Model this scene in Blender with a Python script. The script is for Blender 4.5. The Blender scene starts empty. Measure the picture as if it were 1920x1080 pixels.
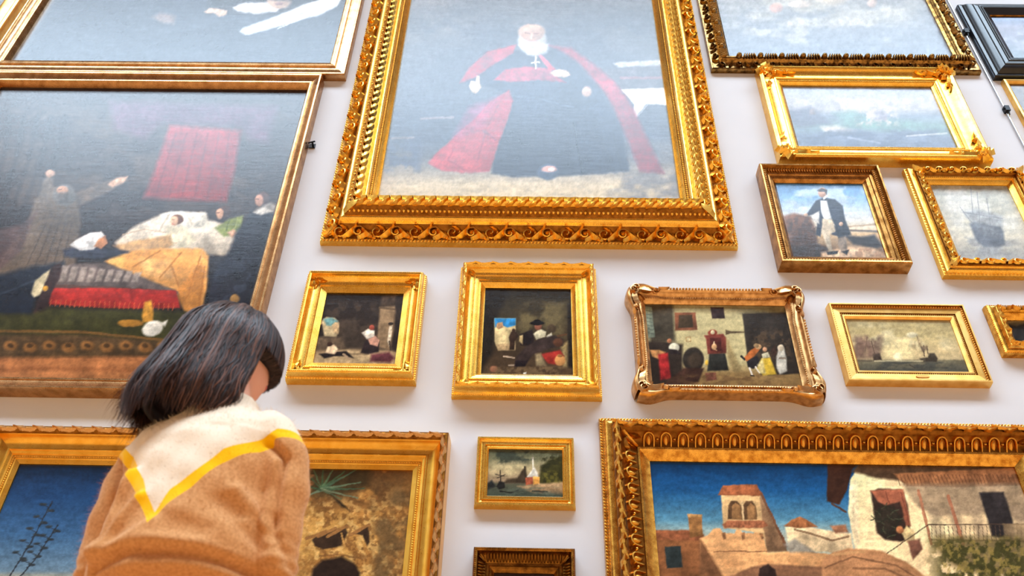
import bpy, bmesh, math, random
import numpy as np
from mathutils import Matrix, Vector

random.seed(7)
rng = np.random.default_rng(7)
scene = bpy.context.scene
COL = scene.collection

# ------------------------------------------------------------------ camera
F_PX = 1680.0                      # focal length in pixels of a 1920 px wide frame
YAW, PITCH, ROLL = -0.023248, 0.699328, 0.027837
CAM_D, CAM_Z = 3.2, 0.5            # distance from the picture wall, height above the floor
_cy, _sy, _cp, _sp = math.cos(YAW), math.sin(YAW), math.cos(PITCH), math.sin(PITCH)
_f = np.array([_sy * _cp, _cy * _cp, _sp]); _r0 = np.array([_cy, -_sy, 0.0]); _u0 = np.cross(_r0, _f)
_r = math.cos(ROLL) * _r0 + math.sin(ROLL) * _u0
_u = math.cos(ROLL) * _u0 - math.sin(ROLL) * _r0
cam_data = bpy.data.cameras.new('camera')
cam_data.sensor_width = 36.0
cam_data.lens = F_PX / 1920.0 * 36.0
cam_data.clip_start = 0.05
cam_data.dof.use_dof = True
cam_data.dof.focus_distance = 4.3
cam_data.dof.aperture_fstop = 5.0
cam = bpy.data.objects.new('camera', cam_data)
COL.objects.link(cam)
cam.matrix_world = Matrix(((_r[0], _u[0], -_f[0], 0.0), (_r[1], _u[1], -_f[1], -CAM_D), (_r[2], _u[2], -_f[2], CAM_Z), (0, 0, 0, 1)))
scene.camera = cam

# ------------------------------------------------------------------ light
world = bpy.data.worlds.new('daylight'); scene.world = world
world.use_nodes = True
wb = world.node_tree.nodes['Background']
wb.inputs[0].default_value = (0.80, 0.90, 1.0, 1); wb.inputs[1].default_value = 5.0

ROOM_X0, ROOM_X1, ROOM_Y0, ROOM_H = -10.0, 10.0, -11.4, 12.0
SKY = (-9.4, 9.4, -7.3, -4.2)     # skylight opening x0 x1 y0 y1
def area_light(name, loc, sx, sy, power, color):
    l = bpy.data.lights.new(name, 'AREA'); l.shape = 'RECTANGLE'; l.size = sx; l.size_y = sy
    l.energy = power; l.color = color; l.spread = math.radians(140)
    o = bpy.data.objects.new(name, l); COL.objects.link(o); o.location = loc
    return o
area_light('skylight_daylight', ((SKY[0] + SKY[1]) / 2, (SKY[2] + SKY[3]) / 2, ROOM_H + 0.14), SKY[1] - SKY[0], SKY[3] - SKY[2], 2250.0, (0.63, 0.815, 1.0))

scene.view_settings.view_transform = 'Standard'
scene.view_settings.look = 'None'
scene.view_settings.exposure = 0.0
scene.view_settings.gamma = 1.0
scene.view_settings.use_curve_mapping = False
scene.cycles.use_denoising = True
scene.cycles.max_bounces = 8
scene.cycles.diffuse_bounces = 5
scene.cycles.glossy_bounces = 4
scene.cycles.sample_clamp_indirect = 6.0

# ------------------------------------------------------------------ helpers
def s2l(c):
    c = np.asarray(c, float) / 255.0
    return np.where(c <= 0.04045, c / 12.92, ((c + 0.055) / 1.055) ** 2.4)
def rgba(c):
    v = s2l(c); return (float(v[0]), float(v[1]), float(v[2]), 1.0)
def px_ray(x, y):
    return (x - 960.0) * _r + (540.0 - y) * _u + F_PX * _f
def project(P):
    P = np.asarray(P, float) - np.array([0, -CAM_D, CAM_Z])
    z = P @ _f
    return 960.0 + F_PX * (P @ _r) / z, 540.0 - F_PX * (P @ _u) / z

def tag(o, label=None, cat=None, group=None, kind=None):
    if label: o['label'] = label
    if cat: o['category'] = cat
    if group: o['group'] = group
    if kind: o['kind'] = kind
    return o
def empty(name, loc=(0, 0, 0)):
    o = bpy.data.objects.new(name, None); COL.objects.link(o); o.location = loc
    o.empty_display_size = 0.1
    return o
def mesh_obj(name, me, mat=None, parent=None):
    o = bpy.data.objects.new(name, me); COL.objects.link(o)
    if mat is not None:
        if len(me.materials) == 0: me.materials.append(mat)
    if parent is not None: o.parent = parent
    return o
def pydata(name, verts, faces, smooth=None):
    me = bpy.data.meshes.new(name)
    me.from_pydata([tuple(map(float, v)) for v in verts], [], faces)
    me.update()
    if smooth is not None:
        me.shade_smooth()
        if smooth > 0: me.set_sharp_from_angle(angle=math.radians(smooth))
    return me
def box_mesh(name, x0, x1, y0, y1, z0, z1):
    v = [(x, y, z) for x in (x0, x1) for y in (y0, y1) for z in (z0, z1)]
    f = [(0, 1, 3, 2), (4, 6, 7, 5), (0, 4, 5, 1), (2, 3, 7, 6), (0, 2, 6, 4), (1, 5, 7, 3)]
    return pydata(name, v, f)

# ------------------------------------------------------------------ materials
def new_mat(name):
    m = bpy.data.materials.new(name); m.use_nodes = True
    nt = m.node_tree
    return m, nt, nt.nodes['Principled BSDF']
def node(nt, kind, **kw):
    n = nt.nodes.new(kind)
    for k, v in kw.items(): setattr(n, k, v)
    return n
def gilt(name, c1, c2, rough=0.34, metal=1.0, scale=60.0, bump=0.05, wear=None):
    m, nt, b = new_mat(name)
    tc = node(nt, 'ShaderNodeTexCoord')
    n1 = node(nt, 'ShaderNodeTexNoise'); n1.inputs['Scale'].default_value = scale * 0.35; n1.inputs['Detail'].default_value = 5
    n2 = node(nt, 'ShaderNodeTexNoise'); n2.inputs['Scale'].default_value = scale * 4; n2.inputs['Detail'].default_value = 3
    for n in (n1, n2): nt.links.new(tc.outputs['Object'], n.inputs['Vector'])
    ramp = node(nt, 'ShaderNodeValToRGB')
    ramp.color_ramp.elements[0].position = 0.34; ramp.color_ramp.elements[0].color = rgba(c2)
    ramp.color_ramp.elements[1].position = 0.62; ramp.color_ramp.elements[1].color = rgba(c1)
    nt.links.new(n1.outputs['Fac'], ramp.inputs['Fac'])
    nt.links.new(ramp.outputs['Color'], b.inputs['Base Color'])
    b.inputs['Metallic'].default_value = metal
    mr = node(nt, 'ShaderNodeMapRange'); mr.inputs['To Min'].default_value = rough * 0.6; mr.inputs['To Max'].default_value = rough * 1.1
    nt.links.new(n2.outputs['Fac'], mr.inputs['Value']); nt.links.new(mr.outputs['Result'], b.inputs['Roughness'])
    bp = node(nt, 'ShaderNodeBump'); bp.inputs['Strength'].default_value = bump; bp.inputs['Distance'].default_value = 0.002
    nt.links.new(n2.outputs['Fac'], bp.inputs['Height']); nt.links.new(bp.outputs['Normal'], b.inputs['Normal'])
    return m
def plain(name, c, rough=0.6, metal=0.0, noise=0.0, scale=40.0, bump=0.0, spec=0.5):
    m, nt, b = new_mat(name)
    b.inputs['Base Color'].default_value = rgba(c); b.inputs['Roughness'].default_value = rough; b.inputs['Metallic'].default_value = metal
    b.inputs['Specular IOR Level'].default_value = spec
    if noise or bump:
        tc = node(nt, 'ShaderNodeTexCoord'); n = node(nt, 'ShaderNodeTexNoise'); n.inputs['Scale'].default_value = scale; n.inputs['Detail'].default_value = 6
        nt.links.new(tc.outputs['Object'], n.inputs['Vector'])
        if noise:
            ramp = node(nt, 'ShaderNodeValToRGB')
            lo = np.clip(np.array(c) * (1 - noise), 0, 255); hi = np.clip(np.array(c) * (1 + noise), 0, 255)
            ramp.color_ramp.elements[0].position = 0.3; ramp.color_ramp.elements[0].color = rgba(lo)
            ramp.color_ramp.elements[1].position = 0.7; ramp.color_ramp.elements[1].color = rgba(hi)
            nt.links.new(n.outputs['Fac'], ramp.inputs['Fac']); nt.links.new(ramp.outputs['Color'], b.inputs['Base Color'])
        if bump:
            bp = node(nt, 'ShaderNodeBump'); bp.inputs['Strength'].default_value = bump; bp.inputs['Distance'].default_value = 0.002
            nt.links.new(n.outputs['Fac'], bp.inputs['Height']); nt.links.new(bp.outputs['Normal'], b.inputs['Normal'])
    return m

M = {}
M['wall'] = plain('painted_plaster', (214, 210, 210), 0.75, noise=0.012, scale=3.0, bump=0.06, spec=0.25)
M['wall_dark'] = plain('terracotta_plaster', (124, 92, 76), 0.8, noise=0.03, scale=3.0)
M['bright'] = gilt('bright_gilding', (250, 198, 92), (238, 180, 72), 0.34)
M['warm'] = gilt('warm_gilding', (248, 190, 80), (236, 170, 60), 0.36)
M['antique'] = gilt('antique_gilding', (240, 180, 80), (184, 122, 44), 0.32, scale=110)
M['pale'] = gilt('pale_matte_gilding', (250, 202, 116), (232, 176, 88), 0.46)
M['bronze'] = gilt('bronze_gilding', (196, 140, 76), (140, 92, 42), 0.34)
M['dark'] = gilt('dark_bronze_gilding', (168, 126, 68), (84, 58, 28), 0.3, scale=120)
M['old'] = gilt('old_brown_gilding', (164, 112, 46), (104, 66, 24), 0.34, scale=110)
M['satin'] = gilt('satin_wood_gilding', (196, 148, 98), (160, 114, 70), 0.34)
M['rococo'] = gilt('rococo_gilding', (226, 176, 116), (180, 130, 78), 0.42, scale=110)
M['recess_shade'] = gilt('recess_shade_gilding', (150, 96, 36), (112, 66, 20), 0.4, scale=110)  # dark gilding for frame recesses, crevice shade put into the colour
M['black'] = plain('ebonised_wood', (20, 21, 26), 0.3, noise=0.15, scale=30, bump=0.1, spec=0.5)
M['steel'] = plain('brushed_steel', (190, 195, 205), 0.25, 1.0)
M['iron'] = plain('black_iron', (22, 22, 25), 0.45, 0.6)
M['brass'] = plain('brass_plate', (206, 156, 84), 0.35, 1.0)
M['stretcher'] = plain('raw_linen', (150, 125, 95), 0.8)

def canvas_material():
    m, nt, b = new_mat('oil_paint')
    at = node(nt, 'ShaderNodeAttribute'); at.attribute_name = 'paint'
    nt.links.new(at.outputs['Color'], b.inputs['Base Color'])
    tc = node(nt, 'ShaderNodeTexCoord')
    mp = node(nt, 'ShaderNodeMapping'); mp.inputs['Scale'].default_value = (0.7, 1, 4.0)
    nt.links.new(tc.outputs['Object'], mp.inputs['Vector'])
    n1 = node(nt, 'ShaderNodeTexNoise'); n1.inputs['Scale'].default_value = 14; n1.inputs['Detail'].default_value = 8; n1.inputs['Roughness'].default_value = 0.65
    nt.links.new(mp.outputs['Vector'], n1.inputs['Vector'])
    n2 = node(nt, 'ShaderNodeTexNoise'); n2.inputs['Scale'].default_value = 260; n2.inputs['Detail'].default_value = 2
    nt.links.new(mp.outputs['Vector'], n2.inputs['Vector'])
    add = node(nt, 'ShaderNodeMath', operation='MULTIPLY_ADD'); add.inputs[1].default_value = 0.5
    nt.links.new(n2.outputs['Fac'], add.inputs[0]); nt.links.new(n1.outputs['Fac'], add.inputs[2])
    bp = node(nt, 'ShaderNodeBump'); bp.inputs['Strength'].default_value = 0.13; bp.inputs['Distance'].default_value = 0.004
    nt.links.new(add.outputs[0], bp.inputs['Height']); nt.links.new(bp.outputs['Normal'], b.inputs['Normal'])
    b.inputs['Roughness'].default_value = 0.15
    b.inputs['Specular IOR Level'].default_value = 0.36
    return m
M['paint'] = canvas_material()

# ------------------------------------------------------------------ room shell
def floor_material():
    m, nt, b = new_mat('oak_floor')
    tc = node(nt, 'ShaderNodeTexCoord'); br = node(nt, 'ShaderNodeTexBrick')
    br.inputs['Scale'].default_value = 1.0; br.inputs['Brick Width'].default_value = 1.4; br.inputs['Row Height'].default_value = 0.12
    br.inputs['Mortar Size'].default_value = 0.002; br.offset = 0.37
    br.inputs['Color1'].default_value = rgba((228, 180, 126)); br.inputs['Color2'].default_value = rgba((214, 162, 108)); br.inputs['Mortar'].default_value = rgba((90, 58, 34))
    nt.links.new(tc.outputs['Object'], br.inputs['Vector']); nt.links.new(br.outputs['Color'], b.inputs['Base Color'])
    b.inputs['Roughness'].default_value = 0.42
    return m
M['floor'] = floor_material()
M['ceiling'] = plain('ceiling_timber', (146, 130, 116), 0.8, noise=0.05, scale=4.0)
X0, X1, Y0, H = ROOM_X0, ROOM_X1, ROOM_Y0, ROOM_H
T = 0.15
def struct(name, me, mat): return tag(mesh_obj(name, me, mat), kind='structure')
struct('wall_back', box_mesh('wall_back', X0 - T, X1 + T, 0, T, -T, H + T), M['wall'])
struct('wall_front', box_mesh('wall_front', X0 - T, X1 + T, Y0 - T, Y0, -T, H + T), M['wall_dark'])
struct('wall_left', box_mesh('wall_left', X0 - T, X0, Y0, 0, -T, H + T), M['wall'])
struct('wall_right', box_mesh('wall_right', X1, X1 + T, Y0, 0, -T, H + T), M['wall'])
struct('floor', box_mesh('floor', X0, X1, Y0, 0, -T, 0), M['floor'])
def ceiling_mesh():
    xs = [X0, SKY[0], SKY[1], X1]; ys = [Y0, SKY[2], SKY[3], 0.0]
    bm = bmesh.new()
    for i in range(3):
        for j in range(3):
            if i == 1 and j == 1: continue
            r = bmesh.ops.create_cube(bm, size=1.0)
            for v in r['verts']:
                v.co = Vector(((xs[i] + xs[i + 1]) / 2 + v.co.x * (xs[i + 1] - xs[i]), (ys[j] + ys[j + 1]) / 2 + v.co.y * (ys[j + 1] - ys[j]), H + T / 2 + v.co.z * T))
    me = bpy.data.meshes.new('ceiling'); bm.to_mesh(me); bm.free(); return me
struct('ceiling', ceiling_mesh(), M['ceiling'])
M['bars'] = plain('glazing_bar_paint', (215, 215, 215), 0.6)
sk = tag(empty('window_1', ((SKY[0] + SKY[1]) / 2, (SKY[2] + SKY[3]) / 2, H)), kind='structure')
hw, hd = (SKY[1] - SKY[0]) / 2, (SKY[3] - SKY[2]) / 2
for i in range(1, 14):
    x = -hw + 2 * hw * i / 14
    mesh_obj('glazing_bar', box_mesh('glazing_bar', x - 0.02, x + 0.02, -hd, hd, 0.04, 0.1), M['bars'], sk)
mesh_obj('glazing_bar', box_mesh('glazing_bar', -hw, hw, -0.02, 0.02, 0.05, 0.09), M['bars'], sk)
for nm, bx in (('baseboard_back', (X0, X1, -0.02, 0, 0, 0.18)), ('baseboard_front', (X0, X1, Y0, Y0 + 0.02, 0, 0.18)),
               ('baseboard_left', (X0, X0 + 0.02, Y0 + 0.02, -0.02, 0, 0.18)), ('baseboard_right', (X1 - 0.02, X1, Y0 + 0.02, -0.02, 0, 0.18))):
    struct(nm, box_mesh(nm, *bx), M['bars'])
# ------------------------------------------------------------------ painter: colours of a canvas, shape by shape
def vnoise(x, y, seed):
    def h(i, j):
        n = (i * 374761393 + j * 668265263 + seed * 974634541).astype(np.int64)
        n = (n ^ (n >> 13)) * 1274126177
        n = n ^ (n >> 16)
        return (n & 0xffff) / 65535.0
    xi = np.floor(x).astype(np.int64); yi = np.floor(y).astype(np.int64)
    fx = x - xi; fy = y - yi
    fx = fx * fx * (3 - 2 * fx); fy = fy * fy * (3 - 2 * fy)
    a = h(xi, yi) * (1 - fx) + h(xi + 1, yi) * fx
    b = h(xi, yi + 1) * (1 - fx) + h(xi + 1, yi + 1) * fx
    return a * (1 - fy) + b * fy
def fbm(x, y, seed, oct=4):
    s = 0; a = 0.5
    for k in range(oct):
        s = s + a * vnoise(x * 2 ** k, y * 2 ** k, seed + k * 17); a *= 0.5
    return s / (1 - 0.5 ** oct)
class Painter:
    """colours on the vertices of a canvas; shape coordinates are image pixels, vertices projected through the camera"""
    def __init__(self, X, Y, seed, warp=2.0):
        self.seed = seed
        wx = fbm(X / 9, Y / 9, seed, 3) - 0.5; wy = fbm(X / 9 + 50, Y / 9 + 31, seed + 5, 3) - 0.5
        self.X0, self.Y0 = X, Y
        self.X = X + wx * 2 * warp; self.Y = Y + wy * 2 * warp
        self.C = np.zeros(X.shape + (3,))
    def _mix(self, sl, m, c):
        c = np.asarray(c, float)
        self.C[sl] = self.C[sl] * (1 - m[..., None]) + c * m[..., None]
    def fill(self, c): self.C[:] = c
    def vgrad(self, *stops):
        ys = [s[0] for s in stops]
        for k in range(3): self.C[..., k] = np.interp(self.Y, ys, [s[1][k] for s in stops])
    def hgrad(self, x0, c0, x1, c1, alpha=1.0):
        t = np.clip((self.X - x0) / (x1 - x0), 0, 1)[..., None]
        self._mix(slice(None), np.full(self.X.shape, alpha), 0) if False else None
        g = np.asarray(c0, float) * (1 - t) + np.asarray(c1, float) * t
        self.C = self.C * (1 - alpha) + g * alpha
    def _box(self, x0, x1, y0, y1):
        m = (self.X >= x0) & (self.X <= x1) & (self.Y >= y0) & (self.Y <= y1)
        i = np.nonzero(m.any(1))[0]; j = np.nonzero(m.any(0))[0]
        if len(i) == 0 or len(j) == 0: return None
        return (slice(i[0], i[-1] + 1), slice(j[0], j[-1] + 1))
    def poly(self, pts, c, soft=1.2, a=1.0, c2=None, shade=0.15):
        P = np.asarray(pts, float); pad = soft * 2 + 1
        sl = self._box(P[:, 0].min() - pad, P[:, 0].max() + pad, P[:, 1].min() - pad, P[:, 1].max() + pad)
        if sl is None: return
        x, y = self.X[sl], self.Y[sl]
        d = np.full(x.shape, 1e9); ins = np.zeros(x.shape, bool)
        n = len(P)
        for i in range(n):
            ax, ay = P[i]; bx, by = P[(i + 1) % n]
            ex, ey = bx - ax, by - ay
            L = ex * ex + ey * ey + 1e-9
            t = np.clip(((x - ax) * ex + (y - ay) * ey) / L, 0, 1)
            d = np.minimum(d, (x - ax - t * ex) ** 2 + (y - ay - t * ey) ** 2)
            if ay != by:
                cr = (ay > y) != (by > y)
                ins ^= cr & (x < ex * (y - ay) / (by - ay) + ax)
        d = np.sqrt(d); sd = np.where(ins, d, -d)
        m = np.clip(sd / soft * 0.5 + 0.5, 0, 1) * a
        if c2 is not None:
            t = np.clip((y - P[:, 1].min()) / (P[:, 1].max() - P[:, 1].min() + 1e-6), 0, 1)[..., None]
            c = np.asarray(c, float) * (1 - t) + np.asarray(c2, float) * t
        bw, bh = np.ptp(P[:, 0]) + 1e-6, np.ptp(P[:, 1]) + 1e-6
        k = 1 + shade * (1 - 2 * np.clip(0.35 * (x - P[:, 0].min()) / bw + 0.65 * (y - P[:, 1].min()) / bh, 0, 1))
        gs = max(3.0, min(bw, bh) * 0.3)
        k = k + (fbm(x / gs + 7.3, y / gs * 0.8, self.seed + 41, 4) - 0.5) * 4 * shade      # brushwork inside the shape
        self._mix(sl, m, np.clip(np.asarray(c, float) * k[..., None], 0, 255))
    def ell(self, cx, cy, rx, ry, c, soft=0.25, a=1.0, rot=0.0):
        R = max(rx, ry) * (1 + soft) + 2
        sl = self._box(cx - R, cx + R, cy - R, cy + R)
        if sl is None: return
        x, y = self.X[sl] - cx, self.Y[sl] - cy
        co, si = math.cos(rot), math.sin(rot)
        r = np.hypot((x * co + y * si) / rx, (-x * si + y * co) / ry)
        k = 1 - 0.22 * ((x * 0.5 + y * 0.8) / max(rx, ry))
        self._mix(sl, np.clip((1 + soft / 2 - r) / soft, 0, 1) * a, np.clip(np.asarray(c, float) * k[..., None], 0, 255))
    def line(self, pts, w, c, a=1.0, soft=0.8):
        P = np.asarray(pts, float); pad = w + 2
        sl = self._box(P[:, 0].min() - pad, P[:, 0].max() + pad, P[:, 1].min() - pad, P[:, 1].max() + pad)
        if sl is None: return
        x, y = self.X[sl], self.Y[sl]
        d = np.full(x.shape, 1e9)
        for i in range(len(P) - 1):
            ax, ay = P[i]; bx, by = P[i + 1]; ex, ey = bx - ax, by - ay
            t = np.clip(((x - ax) * ex + (y - ay) * ey) / (ex * ex + ey * ey + 1e-9), 0, 1)
            d = np.minimum(d, (x - ax - t * ex) ** 2 + (y - ay - t * ey) ** 2)
        self._mix(sl, np.clip((w / 2 - np.sqrt(d)) / soft + 0.5, 0, 1) * a, c)
    def blotch(self, box, c, scale=12.0, thr=0.5, soft=0.12, a=1.0, seed=0, stretch=1.0, feather=0.2):
        x0, x1, y0, y1 = box
        sl = self._box(x0, x1, y0, y1)
        if sl is None: return
        x, y = self.X[sl], self.Y[sl]
        n = fbm(x / scale / stretch, y / scale, self.seed + 91 + seed, 4)
        m = np.clip((n - thr) / soft + 0.5, 0, 1) * a
        fx = np.minimum(x - x0, x1 - x) / ((x1 - x0) * feather + 1e-6); fy = np.minimum(y - y0, y1 - y) / ((y1 - y0) * feather + 1e-6)
        self._mix(sl, m * np.clip(np.minimum(fx, fy), 0, 1), c)
    def finish(self, grain=0.1, stroke=0.14):
        n = fbm(self.X0 / 5, self.Y0 / 5, self.seed + 3, 4) - 0.5
        s = fbm(self.X0 / 26, self.Y0 / 7, self.seed + 9, 4) - 0.5
        g = rng.random(self.C.shape[:2]) - 0.5
        k = 1 + n * 2 * stroke + s * 2 * stroke + g * grain
        return np.clip(self.C * k[..., None], 0, 255)

# ------------------------------------------------------------------ framed pictures
def arc(p0, p1, bulge, n=5):
    """profile points from p0 to p1 bowed by bulge (positive = towards the room)"""
    (u0, d0), (u1, d1) = p0, p1
    L = math.hypot(u1 - u0, d1 - d0); nx, ny = -(d1 - d0) / L, (u1 - u0) / L
    out = []
    for i in range(n + 1):
        t = i / n; b = bulge * 4 * t * (1 - t)
        out.append((u0 + (u1 - u0) * t + nx * b, d0 + (d1 - d0) * t + ny * b))
    return out
def prof(*segs):
    out = []
    for s in segs:
        for p in (s if isinstance(s, list) else [s]):
            if not out or abs(out[-1][0] - p[0]) + abs(out[-1][1] - p[1]) > 1e-5: out.append(p)
    return out

class Picture:
    def __init__(self, label, x0, x1, z0, z1, profile, mat, dc=0.02, seed=1, name='framed_painting', slip=None, slip_mat=None, swell=None, roll=0.0, ground=None):
        """x0..z1: outer edges on the wall; profile: (distance inwards, height off the wall) from outer edge to sight edge"""
        self.W, self.Hh = x1 - x0, z1 - z0
        self.x0, self.x1, self.z0, self.z1 = x0, x1, z0, z1
        self.cx = (x0 + x1) / 2
        self.root = tag(empty(name, (self.cx, -0.001, z0)), label, 'painting', 'framed paintings on the wall')
        self.root.rotation_euler = (0, roll, 0)
        self.profile = profile; self.w = profile[-1][0]; self.dc = dc; self.mat = mat; self.seed = seed
        W, Hh = self.W, self.Hh
        self.frames = {  # origin, along, inward, length
            'bottom': (Vector((-W / 2, 0, 0)), Vector((1, 0, 0)), Vector((0, 0, 1)), W),
            'top': (Vector((W / 2, 0, Hh)), Vector((-1, 0, 0)), Vector((0, 0, -1)), W),
            'left': (Vector((-W / 2, 0, Hh)), Vector((0, 0, -1)), Vector((1, 0, 0)), Hh),
            'right': (Vector((W / 2, 0, 0)), Vector((0, 0, 1)), Vector((-1, 0, 0)), Hh)}
        self.rails = {}
        for side in self.frames:
            me = self.sweep(side, profile, swell)
            if ground:                                   # darker gilding painted in as shade in the carved recesses
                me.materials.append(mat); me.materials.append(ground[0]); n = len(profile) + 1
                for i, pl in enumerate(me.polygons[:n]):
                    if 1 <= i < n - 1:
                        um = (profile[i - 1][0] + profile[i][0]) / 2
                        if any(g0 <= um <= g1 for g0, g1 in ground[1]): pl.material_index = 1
            self.rails[side] = mesh_obj('frame_rail', me, mat, self.root)
        if slip:
            self.ring('slip_moulding', slip, slip_mat or mat)
    def P(self, side, s, u, d):
        o, a, i, L = self.frames[side]
        return o + a * s + i * u + Vector((0, -1, 0)) * d
    def sweep(self, side, pr, swell=None):
        L = self.frames[side][3]
        pts = [(pr[0][0], 0.0)] + list(pr) + [(pr[-1][0], 0.0)]
        stations = [0.0, 1.0]
        if swell: stations = list(np.linspace(0, 1, 41))
        vs, fs = [], []
        n = len(pts); wmax = pr[-1][0]
        for t in stations:
            for (u, d) in pts:
                s = u + (L - 2 * u) * t
                uu, dd = u, d
                if swell:
                    du, ddp = swell(t, L, u / wmax, side); uu = u + du; dd = d + ddp if d > 0 else 0.0
                vs.append(self.P(side, s, uu, dd))
        for k in range(len(stations) - 1):
            for j in range(n - 1):
                a = k * n + j; fs.append((a, a + n, a + n + 1, a + 1))
            fs.append((k * n + n - 1, k * n + 2 * n - 1, k * n + n, k * n))
        fs.append(tuple(range(n))); b = (len(stations) - 1) * n
        fs.append(tuple(b + n - 1 - i for i in range(n)))
        return pydata('frame_rail', vs, fs, smooth=32)
    def ring(self, name, pr, mat):
        vs, fs = [], []
        pts = [(pr[0][0], pr[0][1] - 0.004)] + list(pr) + [(pr[-1][0], max(0.001, min(self.dc - 0.004, pr[-1][1] - 0.003)))]
        n = len(pts); order = ['bottom', 'right', 'top', 'left']
        for side in order:
            for (u, d) in pts: vs.append(self.P(side, u, u, d))
        for k in range(4):
            for j in range(n - 1):
                a = k * n + j; b = ((k + 1) % 4) * n + j
                fs.append((a, b, b + 1, a + 1))
        self.w = max(self.w, pr[-1][0])
        return mesh_obj(name, pydata(name, vs, fs, smooth=32), mat, self.root)
    def depth_at(self, u):
        pr = self.profile
        for (u0, d0), (u1, d1) in zip(pr[:-1], pr[1:]):
            if u0 <= u <= u1 and u1 > u0:
                t = (u - u0) / (u1 - u0); return d0 + (d1 - d0) * t, math.atan2(d1 - d0, u1 - u0)
        return pr[-1][1], 0.0
    def basis(self, side, s, u, lift=0.0, tilt=None):
        o, a, i, L = self.frames[side]
        d, phi = self.depth_at(u)
        if tilt is not None: phi = tilt
        nrm = Vector((0, -1, 0))
        iv = i * math.cos(phi) + nrm * math.sin(phi); nv = nrm * math.cos(phi) - i * math.sin(phi)
        p = self.P(side, s, u, d) + nv * lift
        return p, a, iv, nv
    def put(self, name, me, side, s, u, size, rot=0.0, lift=0.0, flip=False, tilt=None, mat=None):
        """one carved piece as a child of its rail; size = (along, across, out)"""
        p, a, iv, nv = self.basis(side, s, u, lift, tilt)
        if isinstance(size, (int, float)): size = (size,) * 3
        B = Matrix((a, iv, nv)).transposed().to_4x4()
        S = Matrix.Diagonal((size[0], size[1] * (-1 if flip else 1), size[2] * 1.5, 1))
        o = mesh_obj(name, me, None, self.rails[side])
        if len(me.materials) == 0: me.materials.append(mat or self.mat)
        o.matrix_local = Matrix.Translation(p) @ B @ Matrix.Rotation(rot, 4, 'Z') @ S
        if mat is not None and me.materials[0] is not mat:
            o.material_slots[0].link = 'OBJECT'; o.material_slots[0].material = mat
        elif me.materials[0] is not self.mat and mat is None:
            o.material_slots[0].link = 'OBJECT'; o.material_slots[0].material = self.mat
        return o
    def beading(self, name, side, u, spacing, size, rot=0.0, lift=0.0, s0=None, s1=None, mat=None, sides=6, tilt=None):
        """a run of tiny beads or rope turns, too small to pick apart: one joined part"""
        L = self.frames[side][3]
        s0 = u if s0 is None else s0; s1 = L - u if s1 is None else s1
        n = max(1, int((s1 - s0) / spacing))
        vs, fs = [], []
        ca, sa = math.cos(rot), math.sin(rot)
        for k in range(n):
            s = s0 + (k + 0.5) * (s1 - s0) / n
            p, a, iv, nv = self.basis(side, s, u, lift, tilt)
            b = len(vs)
            for (rr, hh) in ((1.0, -0.15), (0.75, 0.62)):
                for q in range(sides):
                    th = 2 * math.pi * q / sides
                    x, y = size[0] * rr * math.cos(th), size[1] * rr * math.sin(th)
                    vs.append(p + a * (x * ca - y * sa) + iv * (x * sa + y * ca) + nv * (size[2] * hh))
            vs.append(p + nv * size[2])
            for q in range(sides):
                r = (q + 1) % sides
                fs.append((b + q, b + r, b + sides + r, b + sides + q)); fs.append((b + sides + q, b + sides + r, b + 2 * sides))
        o = mesh_obj(name, pydata(name, vs, fs, smooth=0), mat or self.mat, self.rails[side])
        return tag(o, kind='stuff')
    def canvas(self, paint, step=1.7, gain=1.0, warp=None):
        """canvas at depth dc with the colours of the picture on a fine grid"""
        w = self.w - 0.004
        xl, xr, zb, zt = self.x0 + w, self.x1 - w, self.z0 + w, self.z1 - w
        ex, ey = project([[xl, -self.dc, (zb + zt) / 2], [xr, -self.dc, (zb + zt) / 2], [(xl + xr) / 2, -self.dc, zb], [(xl + xr) / 2, -self.dc, zt]])
        nx = int(min(420, max(24, abs(ex[1] - ex[0]) / step))); ny = int(min(420, max(24, abs(ey[2] - ey[3]) / step)))
        gx, gz = np.meshgrid(np.linspace(xl, xr, nx), np.linspace(zb, zt, ny))
        G = np.stack([gx, np.full_like(gx, -self.dc), gz], -1)
        U, V = project(G.reshape(-1, 3)); U = U.reshape(ny, nx); V = V.reshape(ny, nx)
        pt = Painter(U, V, self.seed, warp if warp is not None else (1.3 if step > 1.45 else 0.6))
        paint(pt)
        lin = np.clip(s2l(pt.finish()) * gain, 0, 0.9)
        loc = G - np.array([self.cx, -0.001, self.z0])
        n = nx * ny
        idx = np.arange(n).reshape(ny, nx)
        q = np.stack([idx[:-1, :-1], idx[:-1, 1:], idx[1:, 1:], idx[1:, :-1]], -1).reshape(-1, 4)
        rim = np.concatenate([idx[0, :], idx[1:, -1], idx[-1, -2::-1], idx[-2:0:-1, 0]])
        back = loc.reshape(-1, 3)[rim].copy(); back[:, 1] = -0.004
        nr = len(rim); bi = n + np.arange(nr)
        q2 = np.stack([rim, bi, np.roll(bi, -1), np.roll(rim, -1)], -1)
        allq = np.concatenate([q, q2]); verts = np.concatenate([loc.reshape(-1, 3), back])
        me = bpy.data.meshes.new('canvas')
        me.vertices.add(len(verts)); me.vertices.foreach_set('co', verts.astype(np.float32).ravel())
        me.loops.add(allq.size); me.loops.foreach_set('vertex_index', allq.astype(np.int32).ravel())
        me.polygons.add(len(allq)); me.polygons.foreach_set('loop_start', (np.arange(len(allq)) * 4).astype(np.int32))
        me.update(calc_edges=True); me.validate()
        ca = me.color_attributes.new('paint', 'FLOAT_COLOR', 'POINT')
        col = np.ones((len(verts), 4), np.float32); col[:n, :3] = lin.reshape(-1, 3); col[n:, :3] = (0.3, 0.22, 0.15)
        ca.data.foreach_set('color', col.ravel())
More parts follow.
